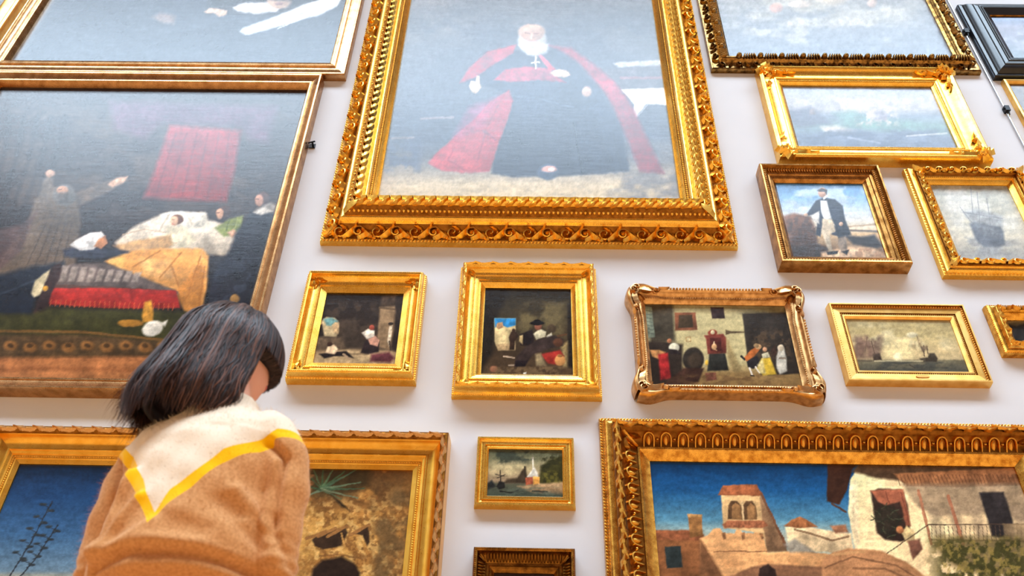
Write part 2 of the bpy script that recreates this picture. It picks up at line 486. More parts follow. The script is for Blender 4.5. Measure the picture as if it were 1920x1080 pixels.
        return mesh_obj('canvas', me, M['paint'], self.root)

# ------------------------------------------------------------------ carved pieces (unit size: x along, y across, z out)
def ridge_strip(name, path, widths, heights):
    """a strip along a 2D path with a raised ridge"""
    vs, fs = [], []
    n = len(path)
    for i, (x, y) in enumerate(path):
        x0, y0 = path[max(0, i - 1)]; x1, y1 = path[min(n - 1, i + 1)]
        L = math.hypot(x1 - x0, y1 - y0) + 1e-9; nx, ny = -(y1 - y0) / L, (x1 - x0) / L
        w, h = widths[i], heights[i]
        vs += [(x + nx * w, y + ny * w, -0.05), (x + nx * w * 0.35, y + ny * w * 0.35, h), (x - nx * w * 0.35, y - ny * w * 0.35, h * 0.92), (x - nx * w, y - ny * w, -0.05)]
    for i in range(n - 1):
        for j in range(3):
            a = i * 4 + j; fs.append((a, a + 1, a + 5, a + 4))
    return pydata(name, vs, fs, smooth=50)
def make_scroll():
    n = 12; path = []
    for i in range(n):
        t = i / (n - 1); th = 0.3 + t * 2 * math.pi * 1.25; r = 0.5 * (1 - t * 0.78)
        path.append((r * math.cos(th), r * math.sin(th)))
    return ridge_strip('carved_scroll', path, [0.05 + 0.09 * math.sin(math.pi * min(1, 0.15 + i / n)) for i in range(n)], [0.18 + 0.2 * i / n for i in range(n)])
def make_leaf(lobes=3, curl=0.1, width=0.38, tip=0.02):
    nx, ny = 9, 5; vs, fs = [], []
    for i in range(nx):
        t = i / (nx - 1)
        w = width * math.sin(math.pi * min(1.0, 0.12 + 0.88 * t)) ** 0.7 * (1 - 0.2 * abs(math.sin(lobes * math.pi * t)))
        if i == nx - 1: w = tip
        for j in range(ny):
            v = (j / (ny - 1) - 0.5) * 2
            z = 0.22 * (1 - v * v) + 0.07 * (abs(v) < 0.1) + curl * t * t - 0.05 + (0.08 * math.sin(lobes * 2 * math.pi * t) * abs(v))
            vs.append((t - 0.5, v * w, z if abs(v) < 0.99 else -0.08 + curl * t * t))
    for i in range(nx - 1):
        for j in range(ny - 1):
            a = i * ny + j; fs.append((a, a + ny, a + ny + 1, a + 1))
    return pydata('acanthus_leaf', vs, fs, smooth=60)
def make_rosette(n=5):
    k = n * 2; vs = [(0, 0, 0.42)]; fs = []
    for ri, (r, z) in enumerate(((0.14, 0.34), (0.3, 0.40), (0.5, 0.08))):
        for q in range(k):
            th = 2 * math.pi * q / k; rr = r * (1.0 if (q % 2 == 0 or ri == 0) else 0.72)
            vs.append((rr * math.cos(th), rr * math.sin(th), z * (1 if q % 2 == 0 else 0.75)))
    for q in range(k):
        r = (q + 1) % k; fs.append((0, 1 + q, 1 + r))
        for t in range(2):
            a = 1 + t * k; fs.append((a + q, a + k + q, a + k + r, a + r))
    return pydata('rosette', vs, fs, smooth=40)
def make_ball(sides=8):
    vs, fs = [], []
    for (r, z) in ((0.5, -0.05), (0.46, 0.2), (0.3, 0.42)):
        for q in range(sides):
            th = 2 * math.pi * q / sides; vs.append((r * math.cos(th), r * math.sin(th), z))
    vs.append((0, 0, 0.5))
    for t in range(2):
        for q in range(sides):
            r = (q + 1) % sides; fs.append((t * sides + q, t * sides + r, t * sides + sides + r, t * sides + sides + q))
    for q in range(sides): fs.append((2 * sides + q, 2 * sides + (q + 1) % sides, 3 * sides))
    return pydata('carved_ball', vs, fs, smooth=0)
def make_arch():
    path = [(-0.36, 0.5), (-0.36, 0.1)]
    for i in range(7):
        th = math.pi - math.pi * i / 6; path.append((0.36 * math.cos(th), -0.1 - 0.34 * math.sin(th)))
    path += [(0.36, 0.1), (0.36, 0.5)]
    return ridge_strip('carved_arch', path, [0.1] * len(path), [0.16] * len(path))
def make_flute():
    nx = 7; vs, fs = [], []
    for i in range(nx):
        t = i / (nx - 1); w = 0.42 * math.sqrt(max(0.02, 1 - (2 * t - 1) ** 4))
        for j in range(5):
            v = (j / 4 - 0.5) * 2; vs.append((v * w, t - 0.5, 0.35 * math.sqrt(max(0, 1 - v * v)) * (0.4 + 0.6 * math.sin(math.pi * (0.1 + 0.8 * t)))))
    for i in range(nx - 1):
        for j in range(4):
            a = i * 5 + j; fs.append((a, a + 1, a + 6, a + 5))
    return pydata('carved_flute', vs, fs, smooth=0)
def pieces(): return dict(scroll=make_scroll(), leaf=make_leaf(), lance=make_leaf(1, 0.12, 0.3), bud=make_leaf(2, 0.14, 0.34, 0.16), rosette=make_rosette(), ball=make_ball(), arch=make_arch(), flute=make_flute())
PC = pieces()
SIDES = ('bottom', 'left', 'right', 'top')
def spaced(L, margin, step):
    n = max(1, int(round((L - 2 * margin) / step))); st = (L - 2 * margin) / n
    return [margin + (k + 0.5) * st for k in range(n)], st
# ------------------------------------------------------------------ what each canvas shows
def paint_recliner(p):                                   # dark ground, sleeper and a white wing
    p.vgrad((-400, (52, 46, 46)), (0, (50, 50, 56)), (120, (40, 46, 58)))
    p.blotch((60, 640, -60, 125), (66, 70, 80), 40, 0.52, 0.2, 0.6, 1, 2.5)
    p.poly([(400, -40), (480, -60), (660, -60), (650, 10), (560, 30), (440, 22), (390, 24)], (44, 36, 36), 8)
    p.poly([(285, 32), (300, 24), (330, 30), (326, 46), (300, 42)], (150, 118, 104), 4, 0.7)
    p.poly([(382, 22), (392, 16), (404, 16), (426, 20), (424, 28), (412, 32), (400, 24), (388, 25)], (196, 158, 130), 1.5)
    p.poly([(436, 14), (455, 6), (500, 4), (530, 10), (520, 22), (480, 26), (446, 22)], (215, 214, 214), 2)
    p.ell(523, 4, 22, 13, (188, 150, 124), 0.3); p.ell(523, 7, 8, 3, (130, 90, 80), 0.5)
    p.poly([(500, -14), (560, -22), (552, -2), (540, 2), (505, 0)], (60, 44, 38), 3)
    p.poly([(450, 60), (455, 52), (520, 30), (570, 8), (625, -8), (640, -2), (632, 12), (600, 28), (540, 44), (500, 56), (460, 66)], (226, 230, 236), 2)
    p.line([(455, 62), (520, 42), (600, 12), (630, 4)], 2.0, (170, 180, 192), 0.7)
    for k in range(7): p.line([(520 + k * 15, 54 - k * 6), (560 + k * 11, 36 - k * 5)], 2.0, (235, 238, 242), 0.7)
def paint_cabinet_piece(p):
    p.fill((86, 78, 70)); p.blotch((-400, 60, -400, 120), (120, 112, 100), 30, 0.5, 0.2)
def paint_deathbed(p):
    p.vgrad((120, (50, 40, 40)), (330, (48, 38, 36)), (420, (38, 28, 28)), (560, (28, 24, 22)), (640, (60, 50, 26)), (680, (78, 52, 30)), (760, (120, 74, 42)))
    p.blotch((-200, 600, 180, 420), (82, 66, 56), 34, 0.5, 0.2, 0.8, 1, 1.6)
    for k in range(5): p.line([(18 + k * 26, 220), (6 + k * 24, 300), (-20 + k * 20, 400)], 9, (30, 24, 26), 0.45, 6)
    p.poly([(205, 190), (520, 200), (502, 268), (468, 262), (450, 240), (300, 232), (270, 262), (215, 240)], (98, 62, 84), 8, 0.8)
    p.poly([(318, 235), (452, 245), (440, 320), (424, 378), (268, 372), (290, 320)], (146, 44, 48), 5, 0.95, (150, 36, 36))
    for k in range(6): p.line([(330 + k * 20, 250), (290 + k * 25, 372)], 3, (96, 24, 30), 0.5, 3)
    # friar with raised arms
    p.poly([(66, 372), (100, 350), (148, 366), (152, 420), (140, 500), (120, 545), (40, 545), (-30, 520), (20, 460), (52, 420)], (112, 96, 82), 4, 1, (96, 78, 62))
    for k in range(5): p.line([(86 + k * 12, 420), (40 + k * 18, 520)], 3, (70, 58, 48), 0.6, 2)
    p.poly([(70, 380), (80, 340), (92, 326), (100, 334), (96, 360), (88, 386)], (110, 96, 84), 3)
    p.poly([(140, 362), (200, 338), (226, 330), (240, 338), (200, 362), (150, 386)], (98, 82, 70), 3)
    p.poly([(202, 346), (218, 334), (240, 331), (232, 342), (212, 352)], (204, 160, 130), 2)
    p.ell(94, 325, 9, 7, (190, 150, 126), 0.4)
    p.ell(121, 366, 22, 20, (104, 98, 92), 0.3); p.ell(117, 357, 11, 8, (190, 142, 114), 0.35); p.line([(110, 356), (115, 355)], 1.8, (80, 52, 44), 0.8); p.poly([(106, 362), (130, 362), (126, 378), (112, 380)], (84, 76, 70), 3)
    p.poly([(-40, 440), (40, 420), (70, 395), (40, 470), (-40, 540)], (92, 70, 66), 4, 0.8)
    # dark kneeling figure and floor cloth
    p.poly([(-110, 560), (-20, 520), (60, 500), (120, 492), (120, 520), (70, 545), (60, 590), (-20, 590), (-110, 590)], (32, 38, 50), 5)
    p.line([(-20, 560), (30, 540), (80, 520)], 4, (60, 70, 84), 0.5, 3)
    # bed
    p.poly([(215, 455), (250, 425), (300, 402), (325, 398), (385, 398), (392, 412), (440, 425), (445, 480), (380, 478), (300, 472), (230, 470)], (226, 212, 190), 3, 1, (216, 196, 170))
    p.poly([(300, 402), (322, 396), (388, 400), (384, 426), (330, 428)], (242, 230, 208), 2.5)
    p.line([(318, 402), (306, 420), (300, 432)], 3, (178, 160, 136), 0.7, 2); p.line([(352, 404), (360, 420)], 3, (196, 178, 150), 0.7, 2)
    p.ell(332, 411, 12, 9, (104, 62, 40), 0.3); p.ell(326, 414, 8, 9, (226, 178, 142), 0.3, 1, 0.4); p.line([(322, 412), (326, 413)], 1.6, (120, 70, 52), 0.8); p.line([(322, 419), (326, 420)], 1.6, (176, 84, 70), 0.8)
    p.poly([(312, 424), (345, 424), (368, 450), (344, 468), (310, 452)], (214, 200, 168), 3)
    p.line([(230, 440), (270, 430), (310, 436)], 3, (190, 160, 130), 0.6); p.line([(240, 455), (290, 448), (330, 456)], 3, (196, 164, 128), 0.6)
    p.poly([(212, 460), (270, 448), (320, 440), (325, 460), (300, 474), (230, 472)], (206, 154, 96), 3, 0.8)
    # nurse
    p.poly([(118, 468), (150, 462), (240, 470), (246, 478), (180, 486), (122, 482)], (44, 46, 60), 3)
    p.poly([(130, 460), (150, 445), (170, 436), (190, 434), (196, 442), (186, 456), (176, 468), (150, 470)], (224, 216, 208), 1.5)
    p.poly([(176, 462), (186, 448), (198, 442), (202, 456), (190, 466)], (186, 122, 78), 1.5)
    # orange drapery
    p.poly([(196, 490), (250, 470), (300, 466), (380, 466), (392, 480), (388, 540), (380, 575), (362, 596), (345, 582), (338, 560), (330, 545), (270, 530), (230, 508)], (216, 150, 78), 2.5)
    p.poly([(262, 486), (320, 488), (330, 524), (270, 520)], (228, 170, 104), 5, 0.8)
    for a, b in (((300, 470), (250, 500)), ((340, 474), (300, 520)), ((376, 480), (350, 560)), ((384, 500), (372, 580)), ((322, 500), (336, 540))): p.line([a, b], 3, (150, 88, 34), 0.6, 2)
    p.poly([(324, 552), (345, 530), (378, 490), (384, 540), (372, 580), (360, 594), (346, 582)], (184, 116, 50), 3, 0.7)
    # woman in green, man in black
    p.poly([(402, 428), (430, 410), (456, 404), (452, 440), (420, 444)], (122, 130, 66), 2.5); p.ell(421, 397, 12, 11, (70, 42, 34), 0.4); p.ell(412, 401, 7, 10, (204, 152, 118), 0.35); p.line([(407, 399), (411, 399)], 1.6, (96, 54, 42), 0.8); p.poly([(426, 436), (438, 430), (446, 438), (434, 446)], (206, 156, 124), 2); p.line([(430, 412), (424, 432)], 2.5, (84, 96, 48), 0.8, 1.5); p.line([(446, 408), (440, 430)], 2.5, (150, 156, 84), 0.7, 1.5)
    p.poly([(440, 440), (470, 396), (520, 388), (516, 470), (480, 575), (388, 575), (395, 520), (430, 470)], (32, 32, 40), 4)
    p.poly([(476, 396), (500, 378), (520, 384), (512, 400)], (150, 140, 128), 3); p.ell(494, 372, 13, 12, (84, 60, 54), 0.4); p.ell(486, 376, 8, 11, (190, 138, 112), 0.35); p.line([(480, 373), (485, 374)], 1.8, (80, 50, 42), 0.8); p.poly([(474, 398), (496, 388), (512, 396), (490, 404)], (196, 186, 172), 2)
    p.blotch((380, 500, 470, 580), (62, 70, 84), 18, 0.55, 0.15, 0.5, 4)
    # bed side and valance
    p.poly([(112, 500), (140, 494), (196, 492), (240, 508), (330, 545), (335, 552), (100, 540)], (98, 84, 78), 2.5)
    for k in range(9): p.poly([(118 + k * 17, 498 + k * 1.5), (130 + k * 17, 498 + k * 1.5), (122 + k * 17, 528), (110 + k * 17, 528)], (166, 148, 134), 2, 0.85)
    p.line([(100, 536), (220, 540), (332, 548)], 5, (90, 62, 52), 0.9)
    p.poly([(95, 540), (220, 540), (330, 545), (338, 578), (210, 578), (84, 570)], (164, 40, 32), 1.5)
    for k in range(26): p.line([(96 + k * 9.2, 562 + k * 0.3), (94 + k * 9.2, 574 + k * 0.3)], 2, (206, 96, 54), 0.7)
    p.poly([(58, 550), (66, 525), (98, 502), (106, 510), (86, 530), (76, 552), (64, 558)], (204, 186, 146), 2)
    p.poly([(96, 500), (116, 492), (112, 520), (96, 550), (88, 585), (62, 588), (70, 566), (78, 548)], (52, 36, 34), 2); p.ell(85, 541, 5, 5, (206, 150, 60), 0.4)
    # floor, ewer and cloth
    p.poly([(-110, 588), (60, 590), (90, 578), (350, 585), (380, 640), (-110, 620)], (58, 56, 26), 5)
    p.line([(-110, 620), (150, 622), (330, 640)], 5, (124, 84, 40), 0.8, 2)
    p.poly([(-110, 630), (150, 628), (360, 645), (340, 670), (-110, 672)], (78, 58, 36), 4)
    for k in range(9):
        p.ell(20 + k * 36, 648 + (k % 2) * 4, 13, 9, (140, 92, 46), 0.5, 0.8); p.ell(20 + k * 36, 648, 6, 4, (56, 40, 24), 0.5, 0.8)
    p.poly([(-140, 672), (300, 668), (360, 680), (360, 760), (-140, 760)], (158, 98, 58), 4, 1, (172, 112, 66))
    p.line([(-80, 700), (60, 690), (250, 694)], 8, (120, 68, 38), 0.4, 6)
    p.ell(245, 606, 24, 7, (164, 112, 40), 0.3); p.poly([(266, 590), (272, 566), (284, 562), (288, 590), (286, 604), (268, 604)], (196, 136, 50), 2)
    p.ell(286, 616, 20, 14, (218, 208, 190), 0.25, 1, -0.3); p.poly([(300, 606), (314, 600), (310, 612)], (214, 204, 188), 2)
    p.ell(440, 560, 9, 8, (150, 110, 60), 0.4)
def paint_prelate(p):
    p.vgrad((-400, (92, 84, 78)), (0, (88, 82, 80)), (150, (70, 72, 82)), (260, (60, 68, 84)), (300, (96, 92, 92)), (345, (196, 174, 140)), (400, (206, 178, 132)))
    p.poly([(690, -200), (850, -200), (846, 60), (770, 80), (690, 90)], (128, 116, 108), 10, 0.5)
    p.blotch((700, 1300, 0, 290), (60, 62, 72), 38, 0.52, 0.2, 0.7, 1, 1.7)
    p.blotch((1120, 1310, 250, 400), (104, 100, 100), 26, 0.5, 0.2, 0.8, 3, 2)
    p.blotch((700, 800, 250, 330), (70, 78, 96), 16, 0.5, 0.2, 0.8, 7)
    p.line([(790, 223), (850, 220)], 4, (150, 130, 128), 0.7, 3); p.line([(735, 260), (775, 258)], 4, (160, 140, 130), 0.6, 3)
    # table with books and white cloth
    p.poly([(1120, 130), (1260, 118), (1262, 170), (1150, 180), (1120, 160)], (74, 66, 70), 6)
    p.poly([(1150, 118), (1240, 112), (1246, 122), (1160, 126)], (176, 172, 168), 2); p.line([(1165, 146), (1250, 146)], 5, (128, 72, 72), 0.8, 3)
    p.poly([(1165, 168), (1265, 164), (1270, 200), (1236, 196), (1212, 195), (1196, 215), (1182, 236), (1190, 195)], (222, 216, 206), 1.5)
    p.line([(1200, 170), (1218, 192), (1185, 230)], 2, (160, 158, 158), 0.7)
    # robe
    p.poly([(955, 90), (1000, 105), (1045, 90), (1090, 120), (1130, 170), (1165, 240), (1180, 320), (1140, 324), (1060, 330), (960, 332), (922, 325), (930, 250), (952, 175), (905, 160), (880, 165), (870, 150), (905, 115)], (36, 40, 54), 3, 1, (40, 48, 66))
    p.poly([(1070, 215), (1110, 205), (1150, 300), (1140, 324), (1092, 326), (1080, 280)], (28, 34, 50), 4, 0.7)
    p.line([(1075, 230), (1085, 290), (1092, 325)], 2, (18, 22, 34), 0.8); p.line([(1150, 250), (1165, 320)], 3, (22, 28, 40), 0.6, 2)
    p.line([(962, 180), (1010, 184), (1050, 196), (1075, 200)], 3, (66, 76, 96), 0.5, 2)
    # cape
    p.poly([(862, 156), (878, 128), (915, 96), (968, 83), (962, 100), (925, 122), (890, 146)], (138, 32, 44), 2)
    p.poly([(1030, 85), (1072, 90), (1110, 118), (1150, 152), (1180, 190), (1205, 240), (1232, 300), (1245, 325), (1200, 320), (1172, 250), (1140, 180), (1088, 120), (1060, 100)], (132, 32, 44), 4)
    p.poly([(1122, 152), (1150, 152), (1172, 190), (1186, 240), (1160, 210)], (150, 44, 58), 3, 0.8)
    p.poly([(955, 168), (962, 190), (952, 225), (935, 270), (918, 322), (870, 324), (828, 320), (802, 306), (815, 290), (850, 258), (890, 222), (920, 190)], (140, 34, 46), 2, 1, (176, 60, 64))
    p.poly([(880, 200), (940, 180), (905, 240), (860, 262), (846, 262)], (150, 60, 92), 6, 0.6)
    p.line([(935, 195), (912, 240), (896, 300)], 3, (120, 24, 40), 0.6, 2); p.line([(850, 280), (840, 300), (870, 318)], 3, (130, 30, 44), 0.6, 2); p.line([(905, 245), (930, 262)], 4, (110, 24, 44), 0.6, 2)
    # sash, cross, hands
    p.poly([(925, 150), (948, 130), (985, 124), (1028, 128), (1042, 142), (1062, 155), (1010, 150), (958, 154)], (146, 40, 56), 2)
    p.poly([(1006, 100), (1014, 102), (1042, 130), (1032, 134)], (196, 50, 64), 1.5)
    p.line([(1004, 106), (1005, 128)], 3, (226, 220, 206)); p.line([(997, 118), (1012, 117)], 2, (226, 220, 206))
    p.poly([(1030, 136), (1045, 130), (1062, 132), (1070, 140), (1058, 146), (1040, 143)], (216, 176, 148), 1.5)
    p.poly([(880, 160), (884, 152), (892, 154), (894, 142), (899, 142), (900, 156), (902, 164), (893, 176), (884, 172)], (214, 180, 150), 1.2)
    p.ell(1100, 172, 9, 10, (176, 140, 120), 0.4)
    # head
    p.ell(998, 76, 27, 24, (176, 168, 160), 0.25); p.poly([(972, 84), (1028, 82), (1026, 98), (1010, 106), (990, 104)], (186, 178, 170), 3)
    p.ell(997, 60, 25, 15, (176, 138, 114), 0.25); p.ell(997, 68, 19, 9, (166, 124, 100), 0.3)
    p.line([(984, 62), (993, 63)], 2.2, (120, 76, 62), 0.8); p.line([(1001, 63), (1010, 62)], 2.2, (120, 76, 62), 0.8); p.line([(997, 64), (997, 72)], 3, (226, 180, 150), 0.8); p.line([(988, 77), (1007, 77)], 2, (150, 110, 96), 0.7)
    # slipper
    p.ell(1028, 322, 20, 15, (54, 66, 86), 0.3); p.ell(1030, 317, 14, 6, (206, 150, 136), 0.4); p.ell(1034, 318, 6, 3, (235, 228, 220), 0.4)
def paint_clouds(p):
    p.vgrad((-300, (130, 126, 120)), (0, (136, 132, 128)), (60, (118, 120, 126)), (130, (98, 106, 120)))
    p.blotch((1350, 1740, -120, 60), (168, 160, 146), 34, 0.48, 0.2, 0.9, 2, 1.8)
    p.blotch((1360, 1700, 0, 90), (164, 158, 150), 20, 0.55, 0.12, 0.8, 5, 2.2)
    for (x, y, w) in ((1400, 30, 60), (1460, 45, 80), (1560, 40, 90), (1640, 20, 60)): p.poly([(x, y), (x + w * 0.3, y - 10), (x + w, y - 4), (x + w * 0.8, y + 6), (x + w * 0.2, y + 8)], (176, 168, 154), 6, 0.7)
    p.ell(1455, 15, 12, 9, (190, 130, 110), 0.5, 0.7); p.ell(1500, 8, 20, 7, (214, 190, 170), 0.5, 0.7); p.ell(1635, 6, 9, 8, (206, 170, 150), 0.5, 0.7); p.ell(1560, -10, 30, 20, (212, 190, 164), 0.5, 0.7)
def paint_grey_sea(p):
    p.vgrad((0, (70, 92, 128)), (34, (86, 104, 138)), (50, (110, 100, 116)), (78, (92, 88, 104)), (100, (70, 80, 92)), (120, (60, 84, 92)))
    p.blotch((1840, 2000, 45, 120), (126, 124, 134), 9, 0.55, 0.15, 0.7, 2, 3)
def paint_brown_ground(p):
    p.fill((92, 62, 34)); p.blotch((1870, 2100, 120, 400), (66, 44, 26), 10, 0.5, 0.2)
def paint_storm_sea(p):
    p.vgrad((150, (118, 128, 148)), (185, (160, 152, 150)), (205, (150, 140, 136)), (218, (96, 104, 116)), (235, (90, 112, 104)), (255, (84, 92, 112)), (290, (64, 68, 86)))
    p.blotch((1470, 1780, 175, 215), (186, 172, 158), 20, 0.48, 0.15, 0.8, 1, 2)
    p.poly([(1475, 205), (1500, 204), (1520, 200), (1535, 212), (1560, 232), (1500, 240), (1478, 228)], (62, 56, 72), 5, 0.85)
    p.poly([(1518, 206), (1526, 203), (1530, 214), (1518, 216)], (104, 84, 78), 2)
    p.poly([(1560, 212), (1600, 206), (1640, 222), (1700, 226), (1780, 240), (1782, 254), (1640, 244), (1590, 236)], (78, 112, 98), 5, 0.7)
    p.blotch((1600, 1690, 200, 238), (186, 166, 150), 9, 0.48, 0.15, 0.8, 3)
    p.poly([(1640, 210), (1652, 206), (1665, 216), (1660, 226), (1640, 224)], (128, 118, 126), 3)
    p.poly([(1538, 238), (1570, 236), (1606, 246), (1580, 252), (1548, 248)], (196, 176, 158), 4, 0.85)
    p.blotch((1480, 1790, 240, 285), (50, 58, 82), 10, 0.5, 0.15, 0.8, 6, 2.5)
    p.line([(1700, 255), (1740, 252), (1775, 250)], 3, (196, 190, 178), 0.7, 2); p.line([(1590, 258), (1650, 268)], 3, (138, 142, 158), 0.6, 2)
def paint_standing_man(p):
    p.vgrad((340, (70, 126, 180)), (370, (128, 168, 206)), (400, (206, 214, 220)), (425, (232, 216, 188)), (440, (214, 178, 132)), (470, (120, 92, 66)), (490, (170, 130, 92)))
    p.blotch((1450, 1650, 345, 400), (210, 222, 236), 20, 0.52, 0.15, 0.7, 1, 1.6)
    p.line([(1590, 425), (1650, 420)], 3, (168, 140, 110), 0.8, 2); p.line([(1595, 432), (1648, 434)], 4, (84, 74, 66), 0.8, 2)
    p.poly([(1580, 440), (1615, 444), (1640, 440), (1656, 462), (1640, 466), (1600, 458)], (46, 42, 42), 3)
    p.poly([(1468, 405), (1490, 400), (1520, 406), (1530, 430), (1534, 470), (1484, 478), (1476, 440)], (130, 88, 66), 3, 1, (80, 60, 50))
    p.blotch((1470, 1540, 400, 482), (70, 54, 46), 6, 0.5, 0.15, 0.7, 2)
    p.poly([(1484, 462), (1530, 456), (1560, 466), (1545, 484), (1486, 484)], (58, 46, 40), 3)
    p.poly([(1540, 474), (1590, 462), (1640, 466), (1665, 484), (1540, 484)], (212, 176, 140), 3); p.blotch((1590, 1665, 464, 484), (150, 112, 84), 6, 0.5, 0.2, 0.7, 5)
    # coat, waistcoat, breeches
    p.poly([(1530, 376), (1545, 370), (1566, 374), (1580, 386), (1584, 410), (1594, 436), (1586, 446), (1560, 440), (1544, 420), (1538, 444), (1530, 440), (1534, 404), (1512, 404), (1516, 396)], (40, 46, 60), 1.5)
    p.poly([(1520, 404), (1536, 396), (1536, 420), (1526, 414)], (218, 212, 200), 1.5)
    p.poly([(1538, 376), (1550, 376), (1556, 400), (1560, 412), (1546, 414), (1540, 400)], (232, 228, 218), 1.2)
    p.poly([(1542, 410), (1560, 412), (1570, 432), (1556, 440), (1560, 468), (1568, 472), (1556, 476), (1546, 450), (1540, 436)], (206, 186, 156), 1.5)
    p.poly([(1572, 440), (1586, 440), (1588, 466), (1590, 472), (1578, 474), (1572, 460)], (140, 122, 104), 1.5)
    p.poly([(1550, 472), (1572, 470), (1570, 476), (1552, 478)], (30, 28, 30), 1); p.poly([(1578, 472), (1592, 468), (1588, 478)], (30, 28, 30), 1)
    p.ell(1577, 420, 4, 4, (210, 170, 140), 0.4); p.ell(1511, 403, 4, 3, (210, 170, 140), 0.4)
    p.poly([(1564, 424), (1590, 426), (1596, 440), (1572, 446)], (34, 36, 44), 2)
    p.ell(1542, 361, 8, 9, (206, 160, 134), 0.25); p.poly([(1532, 357), (1540, 353), (1551, 356), (1550, 366), (1546, 360), (1536, 359)], (44, 34, 32), 1.2)
    p.line([(1545, 372), (1550, 368)], 4, (235, 232, 226), 0.9)
def paint_pale_ship(p):
    p.vgrad((345, (168, 166, 152)), (400, (190, 184, 164)), (440, (206, 198, 176)), (455, (186, 178, 160)), (490, (160, 160, 158)))
    p.blotch((1740, 1920, 345, 440), (212, 208, 196), 26, 0.5, 0.2, 0.8, 1, 1.5)
    p.blotch((1760, 1920, 440, 490), (134, 134, 134), 12, 0.52, 0.15, 0.7, 2, 2.5)
    p.poly([(1818, 420), (1826, 415), (1876, 425), (1882, 434), (1884, 458), (1872, 464), (1845, 464), (1830, 450)], (92, 96, 104), 2.5)
    p.poly([(1806, 396), (1830, 392), (1880, 404), (1880, 426), (1824, 420), (1814, 408)], (146, 148, 150), 4, 0.8)
    p.poly([(1828, 422), (1876, 428), (1874, 448), (1840, 440)], (116, 118, 122), 3, 0.8)
    for a, b in (((1832, 360), (1838, 425)), ((1820, 350), (1824, 400)), ((1850, 372), (1858, 428)), ((1806, 398), (1880, 410)), ((1800, 388), (1824, 420))): p.line([a, b], 1.6, (120, 120, 122), 0.7)
    p.poly([(1836, 462), (1880, 460), (1872, 482), (1830, 480)], (140, 144, 150), 6, 0.6)
def paint_arcade(p):
    p.vgrad((548, (40, 32, 28)), (610, (50, 40, 34)), (650, (56, 46, 38)), (660, (150, 122, 90)), (690, (176, 146, 108)))
    p.blotch((600, 720, 560, 640), (72, 58, 46), 14, 0.52, 0.15, 0.8, 1)
    p.poly([(596, 630), (602, 602), (612, 594), (628, 596), (637, 606), (635, 622), (630, 632)], (196, 172, 130), 1.5); p.poly([(606, 598), (622, 595), (634, 602), (624, 612), (612, 610)], (104, 144, 140), 2)
    p.poly([(594, 612), (604, 608), (608, 630), (596, 632)], (40, 32, 28), 1.5); p.poly([(622, 610), (628, 604), (636, 606), (634, 626), (626, 624)], (206, 170, 124), 1.5)
    p.poly([(636, 600), (668, 598), (672, 640), (640, 642)], (66, 54, 44), 3)
    p.poly([(594, 632), (640, 632), (650, 654), (590, 656)], (96, 78, 60), 3)
    p.poly([(712, 576), (740, 572), (745, 590), (738, 630), (732, 656), (706, 650)], (140, 114, 84), 2, 1, (150, 120, 88)); p.line([(712, 577), (742, 580)], 4, (96, 76, 56), 0.8); p.poly([(716, 556), (744, 552), (742, 574), (714, 574)], (84, 66, 50), 3)
    p.poly([(744, 560), (760, 556), (744, 660), (734, 656)], (48, 38, 32), 3)
    p.poly([(592, 664), (650, 656), (735, 660), (738, 684), (586, 684)], (190, 160, 118), 3); p.line([(600, 664), (690, 664)], 4, (120, 98, 72), 0.7, 2)
    # seated pair, standing figure, lying boy
    p.poly([(684, 640), (700, 630), (712, 640), (710, 660), (690, 664), (676, 662)], (44, 34, 34), 1.5); p.poly([(678, 624), (690, 616), (702, 620), (702, 632), (688, 636)], (222, 206, 184), 1.2); p.ell(697, 614, 5, 5, (160, 76, 60), 0.4)
    p.poly([(690, 636), (704, 630), (712, 638), (708, 650), (694, 646)], (206, 150, 124), 1.2)
    p.poly([(726, 640), (730, 612), (736, 610), (733, 634), (730, 652)], (222, 200, 168), 1); p.ell(733, 607, 5, 3, (50, 40, 34), 0.4); p.line([(730, 640), (732, 656)], 3, (60, 48, 40), 0.9)
    p.poly([(598, 664), (620, 660), (650, 658), (664, 672), (648, 668), (626, 668), (608, 672)], (32, 26, 26), 1.5); p.poly([(610, 662), (614, 650), (626, 646), (634, 654), (628, 664)], (230, 196, 156), 1.2); p.ell(618, 645, 5, 4, (60, 40, 32), 0.4); p.line([(644, 664), (656, 674)], 4, (170, 140, 110), 0.9)
    p.poly([(696, 664), (730, 660), (740, 672), (732, 680), (694, 678)], (96, 50, 54), 3)
